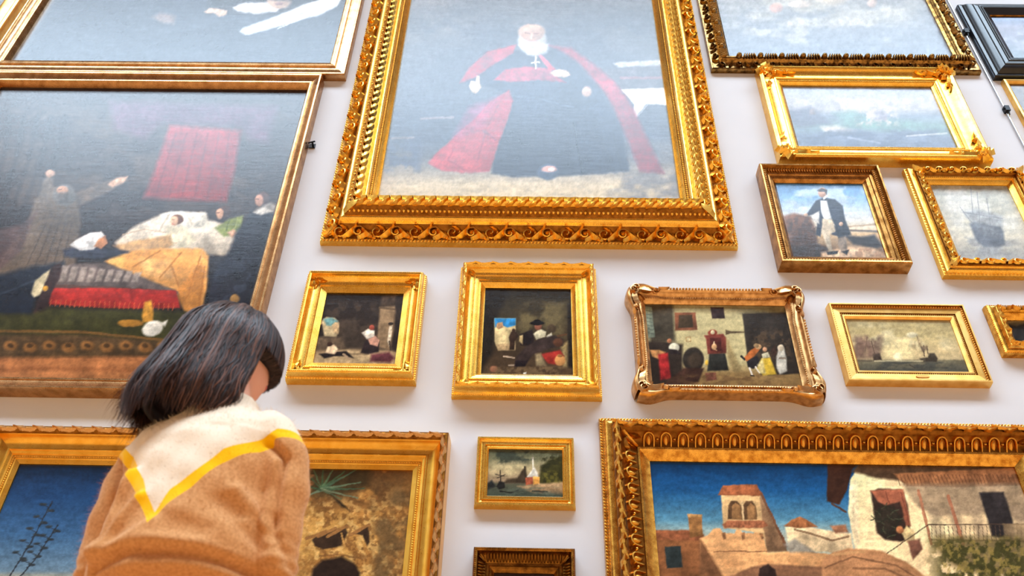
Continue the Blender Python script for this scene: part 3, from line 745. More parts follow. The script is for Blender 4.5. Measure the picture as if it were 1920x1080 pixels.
def paint_lounger(p):
    p.vgrad((540, (40, 34, 24)), (600, (66, 56, 38)), (660, (60, 46, 32)), (700, (78, 60, 42)))
    p.blotch((960, 1070, 560, 640), (112, 98, 64), 24, 0.45, 0.2, 0.8, 1)
    p.poly([(900, 540), (960, 540), (930, 600), (925, 660), (900, 700)], (34, 28, 22), 5)
    p.poly([(927, 597), (967, 597), (966, 656), (934, 657), (927, 640)], (216, 190, 136), 1.2); p.poly([(927, 597), (967, 597), (967, 610), (952, 614), (940, 610), (928, 614)], (46, 128, 182), 1.2); p.poly([(930, 612), (932, 606), (942, 604), (944, 614), (934, 618)], (176, 134, 96), 1)
    p.poly([(930, 645), (966, 644), (966, 657), (934, 657)], (176, 146, 104), 1.5)
    p.poly([(1064, 570), (1072, 570), (1074, 690), (1064, 690)], (36, 30, 24), 2); p.poly([(1052, 650), (1064, 640), (1064, 690), (1056, 688)], (150, 128, 84), 3)
    # companion, lounging figures, guitar
    p.poly([(954, 632), (958, 622), (968, 622), (972, 630), (966, 640), (964, 656), (955, 656), (956, 642)], (52, 36, 26), 1); p.ell(963, 620, 3.5, 4, (60, 42, 32), 0.4)
    p.poly([(975, 626), (998, 618), (1002, 636), (1000, 650), (976, 648)], (34, 26, 26), 1.5); p.poly([(974, 630), (980, 628), (980, 646), (974, 640)], (186, 160, 110), 1.2)
    p.poly([(1000, 626), (1012, 616), (1024, 622), (1022, 632), (1006, 637)], (208, 196, 160), 1.2); p.ell(1009, 612, 7, 7, (140, 84, 62), 0.3); p.ell(1007, 606, 14, 4, (22, 18, 18), 0.3); p.ell(1007, 603, 7, 4, (22, 18, 18), 0.3)
    p.ell(1034, 616, 9, 8, (70, 56, 40), 0.4); p.poly([(1024, 630), (1034, 624), (1036, 630), (1026, 634)], (206, 196, 170), 1)
    p.poly([(986, 650), (1010, 636), (1040, 628), (1056, 636), (1056, 648), (1030, 654), (1000, 664), (985, 684), (966, 684), (968, 668)], (54, 42, 38), 1.8)
    p.line([(1046, 630), (1062, 627)], 3, (90, 58, 36), 0.9); p.ell(1046, 642, 9, 8, (84, 52, 36), 0.4)
    p.line([(944, 668), (964, 671)], 3, (190, 164, 136), 0.9); p.line([(954, 685), (970, 685)], 3, (180, 156, 130), 0.8); p.poly([(966, 676), (990, 676), (984, 688), (964, 688)], (28, 22, 24), 1.5)
    p.poly([(1014, 664), (1050, 656), (1058, 668), (1048, 684), (1028, 682)], (150, 44, 36), 1.8); p.poly([(1004, 664), (1014, 662), (1024, 686), (1006, 686)], (152, 132, 96), 2.5)
    p.ell(1050, 676, 10, 10, (196, 138, 80), 0.25); p.ell(1050, 667, 5, 3, (150, 100, 56), 0.4)
    p.ell(926, 692, 8, 6, (150, 96, 70), 0.4); p.blotch((905, 1074, 686, 704), (120, 96, 66), 6, 0.5, 0.2, 0.7, 3)
    p.poly([(981, 699), (987, 698), (987, 703), (981, 703)], (235, 230, 215), 0.8)
def paint_parlour(p):
    p.vgrad((570, (150, 138, 96)), (590, (190, 176, 128)), (680, (196, 180, 130)), (700, (140, 112, 70)), (726, (128, 98, 58)))
    p.poly([(1205, 570), (1262, 570), (1266, 640), (1220, 645), (1212, 600)], (72, 64, 50), 4); p.poly([(1208, 574), (1222, 576), (1228, 632), (1216, 634)], (128, 138, 118), 1.2)
    for k in range(7): p.line([(1212 + k * 0.6, 582 + k * 7), (1222 + k * 0.6, 584 + k * 7)], 1.5, (84, 94, 84), 0.8)
    p.poly([(1265, 586), (1304, 586), (1308, 619), (1266, 620)], (124, 76, 52), 1); p.poly([(1273, 591), (1298, 590), (1300, 614), (1272, 615)], (64, 50, 34), 1)
    p.poly([(1332, 576), (1357, 576), (1359, 597), (1335, 597)], (52, 38, 36), 1); p.poly([(1285, 632), (1295, 631), (1296, 641), (1286, 641)], (172, 140, 92), 0.8); p.poly([(1287, 633.5), (1293.5, 633), (1294, 639.5), (1288, 639.5)], (206, 190, 140), 0.8)
    p.poly([(1360, 575), (1490, 572), (1480, 590), (1400, 600), (1390, 586)], (104, 94, 66), 6, 0.7)
    p.poly([(1392, 588), (1478, 586), (1505, 700), (1440, 704), (1402, 680)], (48, 42, 36), 1.5); p.blotch((1402, 1490, 612, 680), (88, 70, 52), 8, 0.52, 0.15, 0.8, 2)
    p.poly([(1360, 618), (1372, 621), (1396, 622), (1396, 624), (1370, 625), (1361, 628)], (92, 76, 54), 1)
    # cabinet with the bird
    p.poly([(1326, 696), (1330, 662), (1360, 662), (1366, 694)], (40, 40, 36), 1.5); p.poly([(1320, 629), (1356, 626), (1362, 634), (1362, 662), (1327, 664), (1324, 636)], (112, 54, 44), 1.2); p.poly([(1331, 634), (1352, 633), (1353, 657), (1332, 658)], (72, 34, 30), 1); p.ell(1336, 624, 9, 6, (140, 64, 48), 0.3); p.ell(1336, 623, 4, 4, (222, 204, 160), 0.3)
    p.ell(1339, 650, 5, 6, (206, 158, 110), 0.3); p.line([(1338, 646), (1339, 641)], 2.5, (226, 196, 150), 0.9); p.line([(1340, 655), (1344, 657)], 2, (206, 158, 110), 0.9)
    p.poly([(1362, 634), (1366, 640), (1390, 690), (1380, 698), (1366, 680)], (150, 128, 84), 3, 0.8)
    # left group
    p.poly([(1214, 640), (1246, 640), (1280, 646), (1280, 700), (1300, 724), (1222, 724)], (44, 36, 30), 3); p.poly([(1218, 656), (1236, 656), (1248, 660), (1240, 676), (1222, 668)], (170, 120, 72), 1.5)
    p.poly([(1234, 664), (1252, 662), (1258, 710), (1238, 712)], (150, 38, 38), 2); p.ell(1264, 652, 10, 9, (214, 206, 178), 0.25); p.poly([(1253, 654), (1270, 656), (1276, 664), (1258, 664)], (40, 34, 34), 1); p.ell(1255, 639, 4, 4, (170, 110, 76), 0.4)
    p.ell(1300, 674, 20, 23, (46, 40, 34), 0.15); p.ell(1303, 676, 13, 14, (72, 58, 44), 0.4, 0.7); p.poly([(1282, 690), (1320, 690), (1310, 716), (1286, 724), (1240, 724)], (58, 38, 30), 2); p.poly([(1322, 700), (1342, 698), (1344, 712), (1324, 715)], (104, 62, 48), 1.5); p.ell(1325, 680, 3, 5, (226, 180, 70), 0.4)
    # right group: bowing man, lady in yellow, lady in white
    p.poly([(1394, 672), (1408, 656), (1420, 649), (1424, 656), (1414, 668), (1400, 678)], (172, 96, 48), 1.2); p.ell(1422, 650, 6, 5, (206, 160, 110), 0.3); p.ell(1418, 648, 5, 4, (150, 120, 84), 0.4); p.poly([(1400, 678), (1420, 666), (1424, 684), (1412, 692), (1402, 688)], (36, 34, 36), 1.2)
    p.line([(1405, 690), (1410, 702)], 3.2, (226, 214, 196)); p.line([(1417, 688), (1425, 700)], 3.2, (226, 214, 196)); p.line([(1408, 704), (1414, 705)], 2.5, (40, 34, 32)); p.line([(1425, 701), (1431, 702)], 2.5, (40, 34, 32)); p.line([(1390, 668), (1396, 674)], 4, (40, 38, 40))
    p.poly([(1428, 672), (1444, 670), (1452, 690), (1456, 702), (1430, 704), (1420, 690)], (216, 178, 60), 1.8); p.poly([(1420, 684), (1430, 672), (1436, 700), (1424, 700)], (206, 190, 140), 2, 0.8); p.poly([(1428, 664), (1440, 660), (1444, 670), (1430, 672)], (216, 206, 170), 1); p.ell(1434, 655, 4, 4.5, (196, 146, 110), 0.4); p.poly([(1446, 656), (1454, 646), (1456, 664), (1448, 670)], (60, 44, 36), 1.2)
    p.poly([(1456, 668), (1460, 654), (1470, 652), (1474, 668), (1476, 696), (1462, 702), (1456, 690)], (190, 184, 168), 1.5); p.ell(1464, 652, 6, 6, (214, 196, 166), 0.35); p.line([(1462, 672), (1472, 672)], 4, (110, 92, 76), 0.7)
    p.blotch((1240, 1500, 700, 728), (96, 70, 44), 9, 0.55, 0.15, 0.6, 7, 2)
def paint_sea_battle(p):
    p.vgrad((598, (164, 148, 104)), (630, (196, 176, 124)), (655, (206, 182, 132)), (673, (196, 174, 130)), (676, (116, 108, 84)), (697, (84, 82, 70)))
    p.blotch((1590, 1810, 600, 660), (214, 200, 158), 26, 0.5, 0.2, 0.7, 1, 1.6)
    p.blotch((1594, 1660, 625, 675), (120, 98, 84), 14, 0.45, 0.2, 0.9, 2); p.poly([(1600, 660), (1608, 640), (1622, 632), (1636, 650), (1640, 672), (1604, 674)], (128, 100, 84), 5, 0.7)
    p.blotch((1650, 1720, 630, 676), (240, 218, 160), 14, 0.42, 0.2, 0.95, 3); p.ell(1684, 670, 8, 8, (252, 236, 184), 0.6, 0.9)
    p.poly([(1636, 664), (1650, 662), (1654, 675), (1638, 676)], (70, 58, 50), 1.5); p.line([(1634, 640), (1640, 664)], 1.6, (90, 72, 60)); p.line([(1626, 632), (1622, 660)], 1.4, (110, 90, 74)); p.line([(1608, 676), (1634, 677)], 3, (90, 80, 66), 0.8)
    p.poly([(1724, 672), (1740, 670), (1742, 662), (1752, 662), (1758, 672), (1756, 679), (1728, 679)], (70, 62, 50), 1.5)
    p.line([(1718, 628), (1734, 668)], 1.5, (110, 92, 74)); p.line([(1732, 648), (1733, 668)], 2, (90, 74, 60)); p.line([(1738, 650), (1740, 664)], 1.6, (90, 74, 60))
    p.poly([(1720, 632), (1728, 640), (1730, 652), (1722, 650)], (164, 142, 104), 2, 0.8); p.poly([(1726, 650), (1738, 648), (1740, 656), (1728, 658)], (120, 100, 80), 2, 0.8); p.poly([(1709, 646), (1716, 642), (1718, 656), (1710, 654)], (168, 146, 108), 2, 0.7); p.ell(1710, 628, 10, 5, (226, 216, 180), 0.6, 0.8)
    p.line([(1640, 677), (1730, 677)], 2, (220, 204, 160), 0.8); p.blotch((1612, 1815, 676, 697), (66, 66, 60), 7, 0.5, 0.15, 0.8, 5, 3); p.line([(1705, 684), (1716, 690)], 2, (60, 54, 44), 0.8)
def paint_dark_coast(p):
    p.vgrad((598, (120, 104, 72)), (612, (86, 78, 58)), (640, (60, 56, 46)))
    p.poly([(1890, 608), (1905, 612), (1930, 604), (1960, 640), (1896, 640)], (40, 38, 36), 2); p.line([(1890, 604), (1930, 600)], 3, (170, 150, 100), 0.7, 2)
def paint_agave(p):
    p.vgrad((870, (24, 46, 76)), (930, (32, 66, 106)), (1000, (58, 96, 134)), (1070, (104, 130, 148)), (1090, (200, 176, 130)), (1300, (170, 130, 80)))
    for (bx, by, tx, ty) in ((12, 1090, 98, 940), (30, 1090, 108, 985)):
        p.line([(bx, by), ((bx + tx) / 2 + 2, (by + ty) / 2 + 4), (tx, ty)], 2.4, (40, 44, 50), 0.95)
        for k in range(10):
            t = 0.25 + 0.075 * k; x, y = bx + (tx - bx) * t, by + (ty - by) * t; sgn = -1 if k % 2 else 1
            p.line([(x, y), (x + sgn * 12, y - 5)], 1.6, (42, 46, 52), 0.9); p.ell(x + sgn * 12, y - 5, 5, 2.6, (46, 52, 56), 0.5, 0.9); p.ell(x + sgn * 7, y - 6, 4, 2, (50, 58, 60), 0.5, 0.8)
    # rock wall to the right
    rock = [(430, 860), (800, 860), (790, 1320), (360, 1320), (400, 1100), (440, 980)]
    p.poly(rock, (150, 104, 52), 4); p.blotch((400, 800, 862, 960), (92, 62, 34), 30, 0.42, 0.2, 0.9, 1); p.blotch((500, 720, 930, 1320), (206, 156, 82), 34, 0.42, 0.2, 0.95, 2)
    p.blotch((540, 780, 900, 1300), (222, 176, 104), 9, 0.56, 0.12, 0.8, 3); p.blotch((560, 800, 860, 1320), (118, 78, 40), 7, 0.6, 0.1, 0.7, 4); p.blotch((690, 790, 870, 1200), (96, 74, 46), 30, 0.46, 0.2, 0.8, 6)
    p.poly([(570, 872), (700, 872), (690, 912), (640, 932), (580, 930)], (52, 44, 26), 8, 0.8)
    c0 = (603, 918)
    for (x, y, w, c) in ((570, 880, 6, (62, 82, 54)), (586, 876, 7, (78, 98, 64)), (606, 874, 7, (58, 80, 52)), (626, 878, 7, (84, 104, 72)), (646, 884, 7, (66, 88, 58)), (668, 880, 6, (74, 96, 70)), (676, 904, 6, (92, 108, 80)), (684, 916, 6, (60, 78, 54)), (572, 932, 6, (96, 108, 82)), (566, 912, 6, (56, 76, 50)), (672, 934, 6, (104, 112, 84)), (640, 936, 5, (78, 90, 62))):
        p.poly([(c0[0] - 2, c0[1] - w / 2), (x, y), (c0[0] + 2, c0[1] + w / 2)], c, 1.0); p.line([c0, (x, y)], 2.2, c, 0.9)
    p.poly([(620, 928), (636, 938), (656, 958), (640, 950)], (44, 34, 22), 2)
    for pts in ([(584, 1012), (600, 1000), (648, 988), (652, 998), (640, 1024), (606, 1030), (590, 1024)], [(664, 1000), (690, 984), (694, 1016), (688, 1024), (680, 1004)]): p.poly(pts, (58, 42, 30), 1.5)
    for (a, b) in (((574, 1010), (612, 996)), ((596, 1006), (630, 990)), ((614, 1006), (650, 986)), ((658, 1002), (692, 984))): p.line([a, b], 6, (150, 104, 58), 1.0, 1.2)
    p.line([(640, 1000), (646, 1024)], 3, (190, 140, 76), 0.9)
    p.poly([(580, 1100), (586, 1066), (604, 1050), (640, 1044), (664, 1056), (676, 1074), (672, 1100), (668, 1320), (580, 1320)], (38, 28, 22), 3); p.line([(600, 1042), (640, 1040), (680, 1048)], 3, (120, 80, 44), 0.8, 2)
def paint_harbour(p):
    p.vgrad((842, (74, 80, 62)), (862, (128, 124, 92)), (885, (176, 156, 116)), (902, (150, 126, 98)), (908, (84, 84, 66)), (932, (60, 70, 60)))
    p.blotch((915, 1010, 842, 872), (50, 58, 50), 12, 0.52, 0.12, 0.8, 1, 1.6); p.blotch((920, 1010, 862, 895), (206, 186, 138), 18, 0.5, 0.2, 0.7, 2)
    p.poly([(1010, 905), (1014, 876), (1030, 862), (1056, 854), (1058, 914), (1030, 912)], (62, 60, 30), 3); p.blotch((1010, 1058, 845, 910), (46, 46, 28), 7, 0.5, 0.15, 0.8, 3); p.blotch((1012, 1058, 880, 910), (104, 96, 40), 7, 0.55, 0.15, 0.7, 4)
    p.poly([(944, 906), (950, 898), (970, 896), (980, 880), (986, 876), (990, 906)], (66, 54, 40), 2); p.line([(984, 875), (985, 892)], 2.5, (50, 44, 34))
    p.poly([(988, 894), (994, 886), (1002, 876), (1008, 886), (1010, 896)], (222, 214, 196), 1.2); p.line([(999, 858), (999.5, 880)], 3, (224, 214, 190), 0.95); p.line([(999, 852), (999, 860)], 1.2, (120, 110, 90))
    p.poly([(985, 896), (999, 894), (1000, 908), (986, 910)], (150, 76, 52), 1); p.poly([(1000, 893), (1012, 894), (1012, 908), (1000, 910)], (206, 146, 70), 1)
    p.poly([(1010, 908), (1058, 904), (1058, 922), (1020, 918)], (196, 160, 116), 2.5); p.poly([(970, 912), (1010, 908), (1058, 918), (1058, 926), (1000, 924)], (176, 140, 100), 2.5, 0.8)
    p.poly([(931, 912), (936, 902), (946, 904), (947, 914), (936, 918)], (34, 34, 32), 1.2); p.line([(938, 882), (939, 904)], 1.8, (44, 38, 34)); p.line([(929, 889), (946, 893)], 1.4, (44, 38, 34)); p.line([(932, 896), (947, 890)], 1.4, (44, 38, 34)); p.poly([(914, 906), (922, 900), (930, 912), (914, 918)], (36, 40, 40), 2)
    p.line([(938, 921), (958, 924), (972, 919)], 3, (30, 30, 28), 0.95); p.line([(998, 921), (1026, 922)], 3, (40, 40, 34), 0.9); p.blotch((914, 1056, 912, 932), (92, 100, 84), 6, 0.55, 0.12, 0.6, 8, 3)
def paint_dark_interior(p):
    p.fill((40, 26, 20)); p.blotch((900, 1060, 1060, 1400), (86, 58, 36), 20, 0.5, 0.2)
def paint_spanish_street(p):
    p.vgrad((868, (12, 58, 104)), (920, (26, 84, 134)), (975, (88, 140, 164)), (1005, (176, 184, 166)), (1300, (190, 150, 100)))
    # left red house and chimney
    p.poly([(1225, 994), (1290, 996), (1320, 1002), (1325, 1090), (1325, 1320), (1225, 1320)], (126, 80, 48), 1.5); p.poly([(1228, 994), (1296, 994), (1318, 1004), (1318, 1014), (1230, 1012)], (142, 84, 54), 2)
    p.poly([(1246, 1025), (1276, 1024), (1280, 1064), (1250, 1066)], (40, 50, 50), 1.2); p.poly([(1289, 966), (1315, 965), (1318, 1004), (1294, 1008)], (156, 108, 62), 1); p.poly([(1289, 964), (1316, 964), (1315, 970), (1290, 970)], (190, 140, 84), 0.8)
    # crenellated wall
    p.poly([(1312, 1010), (1326, 1004), (1338, 992), (1350, 990), (1356, 1000), (1376, 1000), (1384, 988), (1392, 1000), (1412, 1000), (1420, 990), (1430, 1002), (1440, 1036), (1480, 1034), (1490, 1030), (1560, 1040), (1600, 1050), (1600, 1320), (1330, 1320)], (214, 158, 104), 1.2)
    p.poly([(1312, 1010), (1320, 1020), (1344, 1060), (1360, 1090), (1330, 1320), (1312, 1090)], (110, 74, 48), 3); p.line([(1338, 1034), (1438, 1034)], 2, (128, 84, 56), 0.9); p.blotch((1340, 1560, 1036, 1300), (190, 126, 76), 16, 0.5, 0.2, 0.7, 1)
    for x in (1352, 1388, 1424): p.poly([(x, 1000), (x + 8, 998), (x + 9, 1010), (x + 4, 1012)], (146, 100, 66), 1)
    # bell tower
    p.poly([(1352, 926), (1424, 926), (1434, 948), (1476, 1034), (1440, 1036), (1430, 1000), (1356, 990)], (222, 180, 124), 1.2); p.poly([(1424, 926), (1440, 956), (1474, 1022), (1476, 1034), (1438, 1034), (1430, 980)], (140, 106, 76), 1.5)
    p.poly([(1346, 928), (1356, 910), (1418, 908), (1430, 926), (1424, 930)], (166, 96, 60), 1.2); p.line([(1428, 928), (1474, 1024)], 5, (116, 76, 52), 0.95)
    for x in (1365, 1393): p.poly([(x, 974), (x, 948), (x + 6, 939), (x + 17, 939), (x + 24, 948), (x + 27, 974)], (92, 66, 44), 1); p.poly([(x + 8, 974), (x + 7, 950), (x + 14, 943), (x + 22, 948), (x + 26, 974)], (168, 122, 76), 1, 0.8)
    p.line([(1391, 940), (1394, 976)], 2.5, (226, 190, 138)); p.poly([(1354, 984), (1364, 976), (1432, 976), (1440, 986), (1430, 990), (1360, 990)], (160, 98, 66), 1.2)
    # middle houses
    p.poly([(1472, 988), (1500, 984), (1530, 990), (1560, 996), (1596, 1000), (1600, 1040), (1540, 1034), (1480, 1034)], (226, 196, 150), 1.5); p.poly([(1470, 986), (1482, 976), (1500, 968), (1522, 980), (1534, 988), (1500, 990)], (172, 108, 66), 1.2); p.line([(1490, 992), (1530, 1004), (1560, 1014), (1590, 1006)], 4, (118, 88, 62), 0.8)
    p.poly([(1470, 1020), (1490, 1010), (1530, 1036), (1480, 1036)], (132, 128, 118), 3, 0.8); p.poly([(1556, 986), (1586, 984), (1590, 998), (1566, 1000)], (166, 112, 80), 2)
    # great house on the right
    p.poly([(1590, 960), (1594, 900), (1610, 872), (1920, 866), (2000, 866), (2000, 1320), (1700, 1320), (1660, 1052), (1604, 1030)], (232, 200, 150), 1.2)
    p.poly([(1550, 940), (1552, 868), (1612, 866), (1598, 880), (1588, 920), (1574, 946)], (62, 38, 28), 1.5); p.line([(1560, 944), (1586, 960)], 4, (80, 50, 34), 0.9)
    p.poly([(1598, 884), (1612, 866), (1960, 862), (1960, 880), (1680, 900), (1640, 896)], (84, 62, 44), 3)
    p.poly([(1674, 888), (1920, 876), (1960, 876), (1960, 908), (1800, 914), (1700, 912)], (150, 100, 64), 1.5)
    for k in range(40): p.line([(1680 + k * 7, 890), (1688 + k * 7, 910)], 1.4, (98, 62, 42), 0.8)
    p.poly([(1690, 908), (1960, 906), (1960, 950), (1930, 980), (1860, 960), (1760, 970), (1720, 950)], (134, 112, 88), 4, 0.75)
    for k in range(5): p.poly([(1736 + k * 40, 950), (1756 + k * 40, 950), (1772 + k * 40, 1010), (1752 + k * 40, 1010)], (156, 132, 104), 4, 0.6)
    p.poly([(1836, 924), (1882, 922), (1900, 980), (1902, 1012), (1860, 1006), (1850, 970)], (44, 40, 40), 2)
    p.poly([(1632, 920), (1650, 916), (1690, 918), (1702, 945), (1708, 1010), (1690, 1016), (1660, 1012), (1644, 1000)], (52, 38, 32), 2); p.poly([(1632, 920), (1664, 918), (1694, 918), (1708, 986), (1698, 986), (1688, 940), (1660, 948), (1646, 940)], (158, 92, 66), 1.8); p.line([(1660, 922), (1668, 944)], 2, (110, 58, 44), 0.7); p.line([(1690, 924), (1704, 980)], 2, (104, 54, 42), 0.7)
    p.poly([(1596, 954), (1600, 944), (1604, 960), (1600, 962)], (150, 120, 90), 1)
    p.poly([(1640, 964), (1652, 948), (1676, 952), (1690, 968), (1686, 1000), (1666, 1012), (1648, 1000)], (46, 40, 32), 4)
    for (x, y) in ((1646, 960), (1660, 950), (1676, 958), (1686, 974), (1652, 978), (1668, 972), (1680, 990), (1656, 994), (1670, 1004), (1640, 972)):
        for q in range(5): p.line([(x, y), (x + 9 * math.cos(q * 1.26 + x), y + 7 * math.sin(q * 1.26 + x))], 1.8, (72, 74, 52) if q % 2 else (40, 42, 32), 0.9)
    p.poly([(1596, 905), (1606, 900), (1612, 1020), (1604, 1030), (1592, 962)], (246, 222, 178), 3, 0.7)
    p.poly([(1690, 1000), (1700, 986), (1714, 996), (1716, 1014), (1700, 1018)], (214, 186, 130), 1.5); p.ell(1688, 993, 7, 7, (176, 112, 70), 0.4); p.poly([(1702, 1014), (1724, 1010), (1730, 1030), (1712, 1050)], (110, 72, 56), 2)
    p.line([(1722, 920), (1746, 1020)], 5, (176, 116, 84), 0.95); p.line([(1778, 930), (1806, 1020)], 6, (172, 110, 80), 0.95)
    p.line([(1660, 1040), (1740, 984), (1960, 982)], 2, (80, 62, 48), 0.9); p.line([(1746, 1012), (1960, 1016)], 2, (90, 70, 54), 0.8)
    for k in range(26): p.line([(1746 + k * 8, 986), (1748 + k * 8, 1014)], 1.3, (84, 66, 52), 0.85)
    p.poly([(1880, 982), (1960, 980), (1960, 1016), (1886, 1016)], (140, 116, 84), 2, 0.8)
    p.poly([(1740, 1016), (1760, 1006), (1960, 1010), (1960, 1090), (1900, 1080), (1800, 1070), (1772, 1050)], (92, 78, 44), 6, 0.8); p.blotch((1730, 1960, 1000, 1100), (64, 62, 30), 10, 0.45, 0.15, 0.95, 4); p.blotch((1740, 1960, 1000, 1090), (150, 128, 64), 7, 0.6, 0.1, 0.7, 5)
    # awnings / barrels in front
    p.poly([(1370, 1080), (1410, 1062), (1440, 1058), (1580, 1064), (1600, 1320), (1340, 1320)], (126, 88, 62), 2); p.poly([(1420, 1090), (1424, 1066), (1440, 1058), (1454, 1068), (1462, 1100)], (46, 34, 30), 1.5)
    p.poly([(1540, 1090), (1542, 1050), (1560, 1036), (1590, 1028), (1650, 1032), (1700, 1054), (1740, 1084), (1760, 1320), (1540, 1320)], (164, 116, 78), 2); p.line([(1548, 1064), (1600, 1044), (1680, 1060), (1730, 1090)], 3, (104, 70, 48), 0.7, 2); p.line([(1600, 1066), (1660, 1066), (1710, 1090)], 4, (110, 74, 50), 0.6, 2); p.line([(1560, 1040), (1620, 1034)], 5, (206, 156, 104), 0.8, 3)

# ------------------------------------------------------------------ the pictures on the wall
def corner_cluster(pic, side, end, u0, sz):
    """flowers and leaves grouped at a corner, running along one rail"""
    L = pic.frames[side][3]
    for k, (ds, du, kind, s) in enumerate(((0.02, 0.5, 'rosette', 1.3), (0.055, 0.35, 'leaf', 0.9), (0.085, 0.65, 'rosette', 0.8), (0.12, 0.4, 'leaf', 0.9), (0.155, 0.5, 'rosette', 0.62), (0.185, 0.5, 'lance', 0.7))):
        pos = ds if end == 0 else L - ds
        pic.put({'rosette': 'rosette', 'leaf': 'acanthus_leaf', 'lance': 'acanthus_leaf'}[kind], PC[kind], side, pos, u0 + (du - 0.5) * sz * 0.7, (sz * s * (1.3 if kind != 'rosette' else 1), sz * s, sz * s * 0.85), rot=(0.3 * (-1) ** k if end == 0 else math.pi + 0.3 * (-1) ** k), lift=0.002)

# large dark picture, top left
pic = Picture('huge dark painting with a sleeping figure and white wing, in plain satin gilt frame', -3.19, -1.07, 4.742, 6.42,
    prof((0, 0.045), (0.004, 0.052), (0.012, 0.052), (0.016, 0.046), arc((0.018, 0.046), (0.062, 0.05), 0.004), (0.066, 0.06), (0.08, 0.062), (0.086, 0.056), (0.092, 0.058), (0.098, 0.056), (0.11, 0.03)), M['satin'], 0.022, 11)
pic.canvas(paint_recliner, 1.9)
# edge of the neighbour at the extreme left
pic = Picture('pale gilt framed painting cut by the top left corner of the view', -4.15, -3.24, 4.80, 6.2,
    prof((0, 0.04), (0.004, 0.05), (0.02, 0.052), (0.03, 0.046), arc((0.032, 0.046), (0.09, 0.05), 0.006), (0.095, 0.04), (0.12, 0.03)), M['pale'], 0.02, 12)
pic.canvas(paint_cabinet_piece, 3)
# deathbed
pic = Picture('tall deathbed scene with raised-arm friar and red canopy, in thin dark-edged gilt frame', -3.12, -1.192, 2.55, 4.712,
    prof((0, 0.068), (0.003, 0.074), (0.012, 0.074), (0.018, 0.068), (0.05, 0.056), (0.053, 0.06), (0.062, 0.06), (0.067, 0.05), (0.08, 0.028)), M['satin'], 0.02, 13)
pic.canvas(paint_deathbed, 1.6)

# great portrait
P3 = Picture('huge portrait of a white-bearded seated man in red cape, in wide carved gold frame', -1.012, 1.008, 3.444, 6.45,
    prof((0, 0.014), (0.002, 0.03), (0.016, 0.036), arc((0.02, 0.038), (0.085, 0.072), -0.01), (0.088, 0.082), arc((0.09, 0.086), (0.112, 0.102), 0.006, 4), (0.115, 0.1), (0.144, 0.132), arc((0.146, 0.142), (0.186, 0.146), 0.016), (0.19, 0.126), (0.196, 0.116), arc((0.198, 0.114), (0.21, 0.108), 0.004, 3), (0.213, 0.092), (0.228, 0.078), (0.231, 0.07), (0.25, 0.046)), M['bright'], 0.032, 14, ground=(M['recess_shade'], ((0.018, 0.086), (0.116, 0.146), (0.213, 0.229))))
P3.canvas(paint_prelate, 1.6)
for side in ('bottom', 'left', 'right'):
    L = P3.frames[side][3]
    P3.beading('rope_moulding', side, 0.009, 0.017, (0.011, 0.0045, 0.008), rot=0.8, lift=0.001)
    P3.beading('egg_and_dart_moulding', side, 0.13, 0.022, (0.0075, 0.011, 0.006), lift=0.001)
    P3.beading('bead_moulding', side, 0.221, 0.014, (0.0085, 0.004, 0.006), rot=0.9)
    pos, st = spaced(L, 0.05, 0.092)
    for k, s in enumerate(pos):
        fl = k % 2 == 0
        P3.put('carved_scroll', PC['scroll'], side, s, 0.052, (0.07, 0.064, 0.06), rot=0.5 * (1 if fl else -1), flip=fl, lift=0.001)
        P3.put('acanthus_leaf', PC['leaf'], side, s + st * 0.46, 0.046, (0.078, 0.066, 0.06), rot=0.75 if fl else -0.75, lift=0.002)
        P3.put('acanthus_leaf', PC['leaf'], side, s + st * 0.2, 0.07 if fl else 0.03, (0.056, 0.05, 0.05), rot=2.6 if fl else -2.4, lift=0.002)
        P3.put('acanthus_leaf', PC['leaf'], side, s - st * 0.22, 0.03 if fl else 0.074, (0.05, 0.042, 0.05), rot=-0.9 if fl else 0.9, lift=0.002)
        if k % 2: P3.put('rosette', PC['rosette'], side, s, 0.052, 0.03, lift=0.004)
    pos, st = spaced(L, 0.17, 0.056)
    for s in pos:
        for q in (-1, 1): P3.put('ridge_leaf', PC['bud'], side, s, 0.166 + q * 0.011, (0.064, 0.044, 0.042), rot=-0.5 * q, lift=-0.003, tilt=-0.5 * q)
for (side, end) in (('bottom', 0), ('bottom', 1)):
    L = P3.frames[side][3]; s = 0.15 if end == 0 else L - 0.15
    P3.put('corner_leaf', PC['leaf'], side, s, 0.145, (0.1, 0.06, 0.06), rot=math.pi / 4 if end == 0 else 3 * math.pi / 4, lift=0.004)
    s = 0.06 if end == 0 else L - 0.06
    P3.put('corner_leaf', PC['leaf'], side, s, 0.056, (0.1, 0.05, 0.05), rot=math.pi / 4 if end == 0 else 3 * math.pi / 4, lift=0.003)

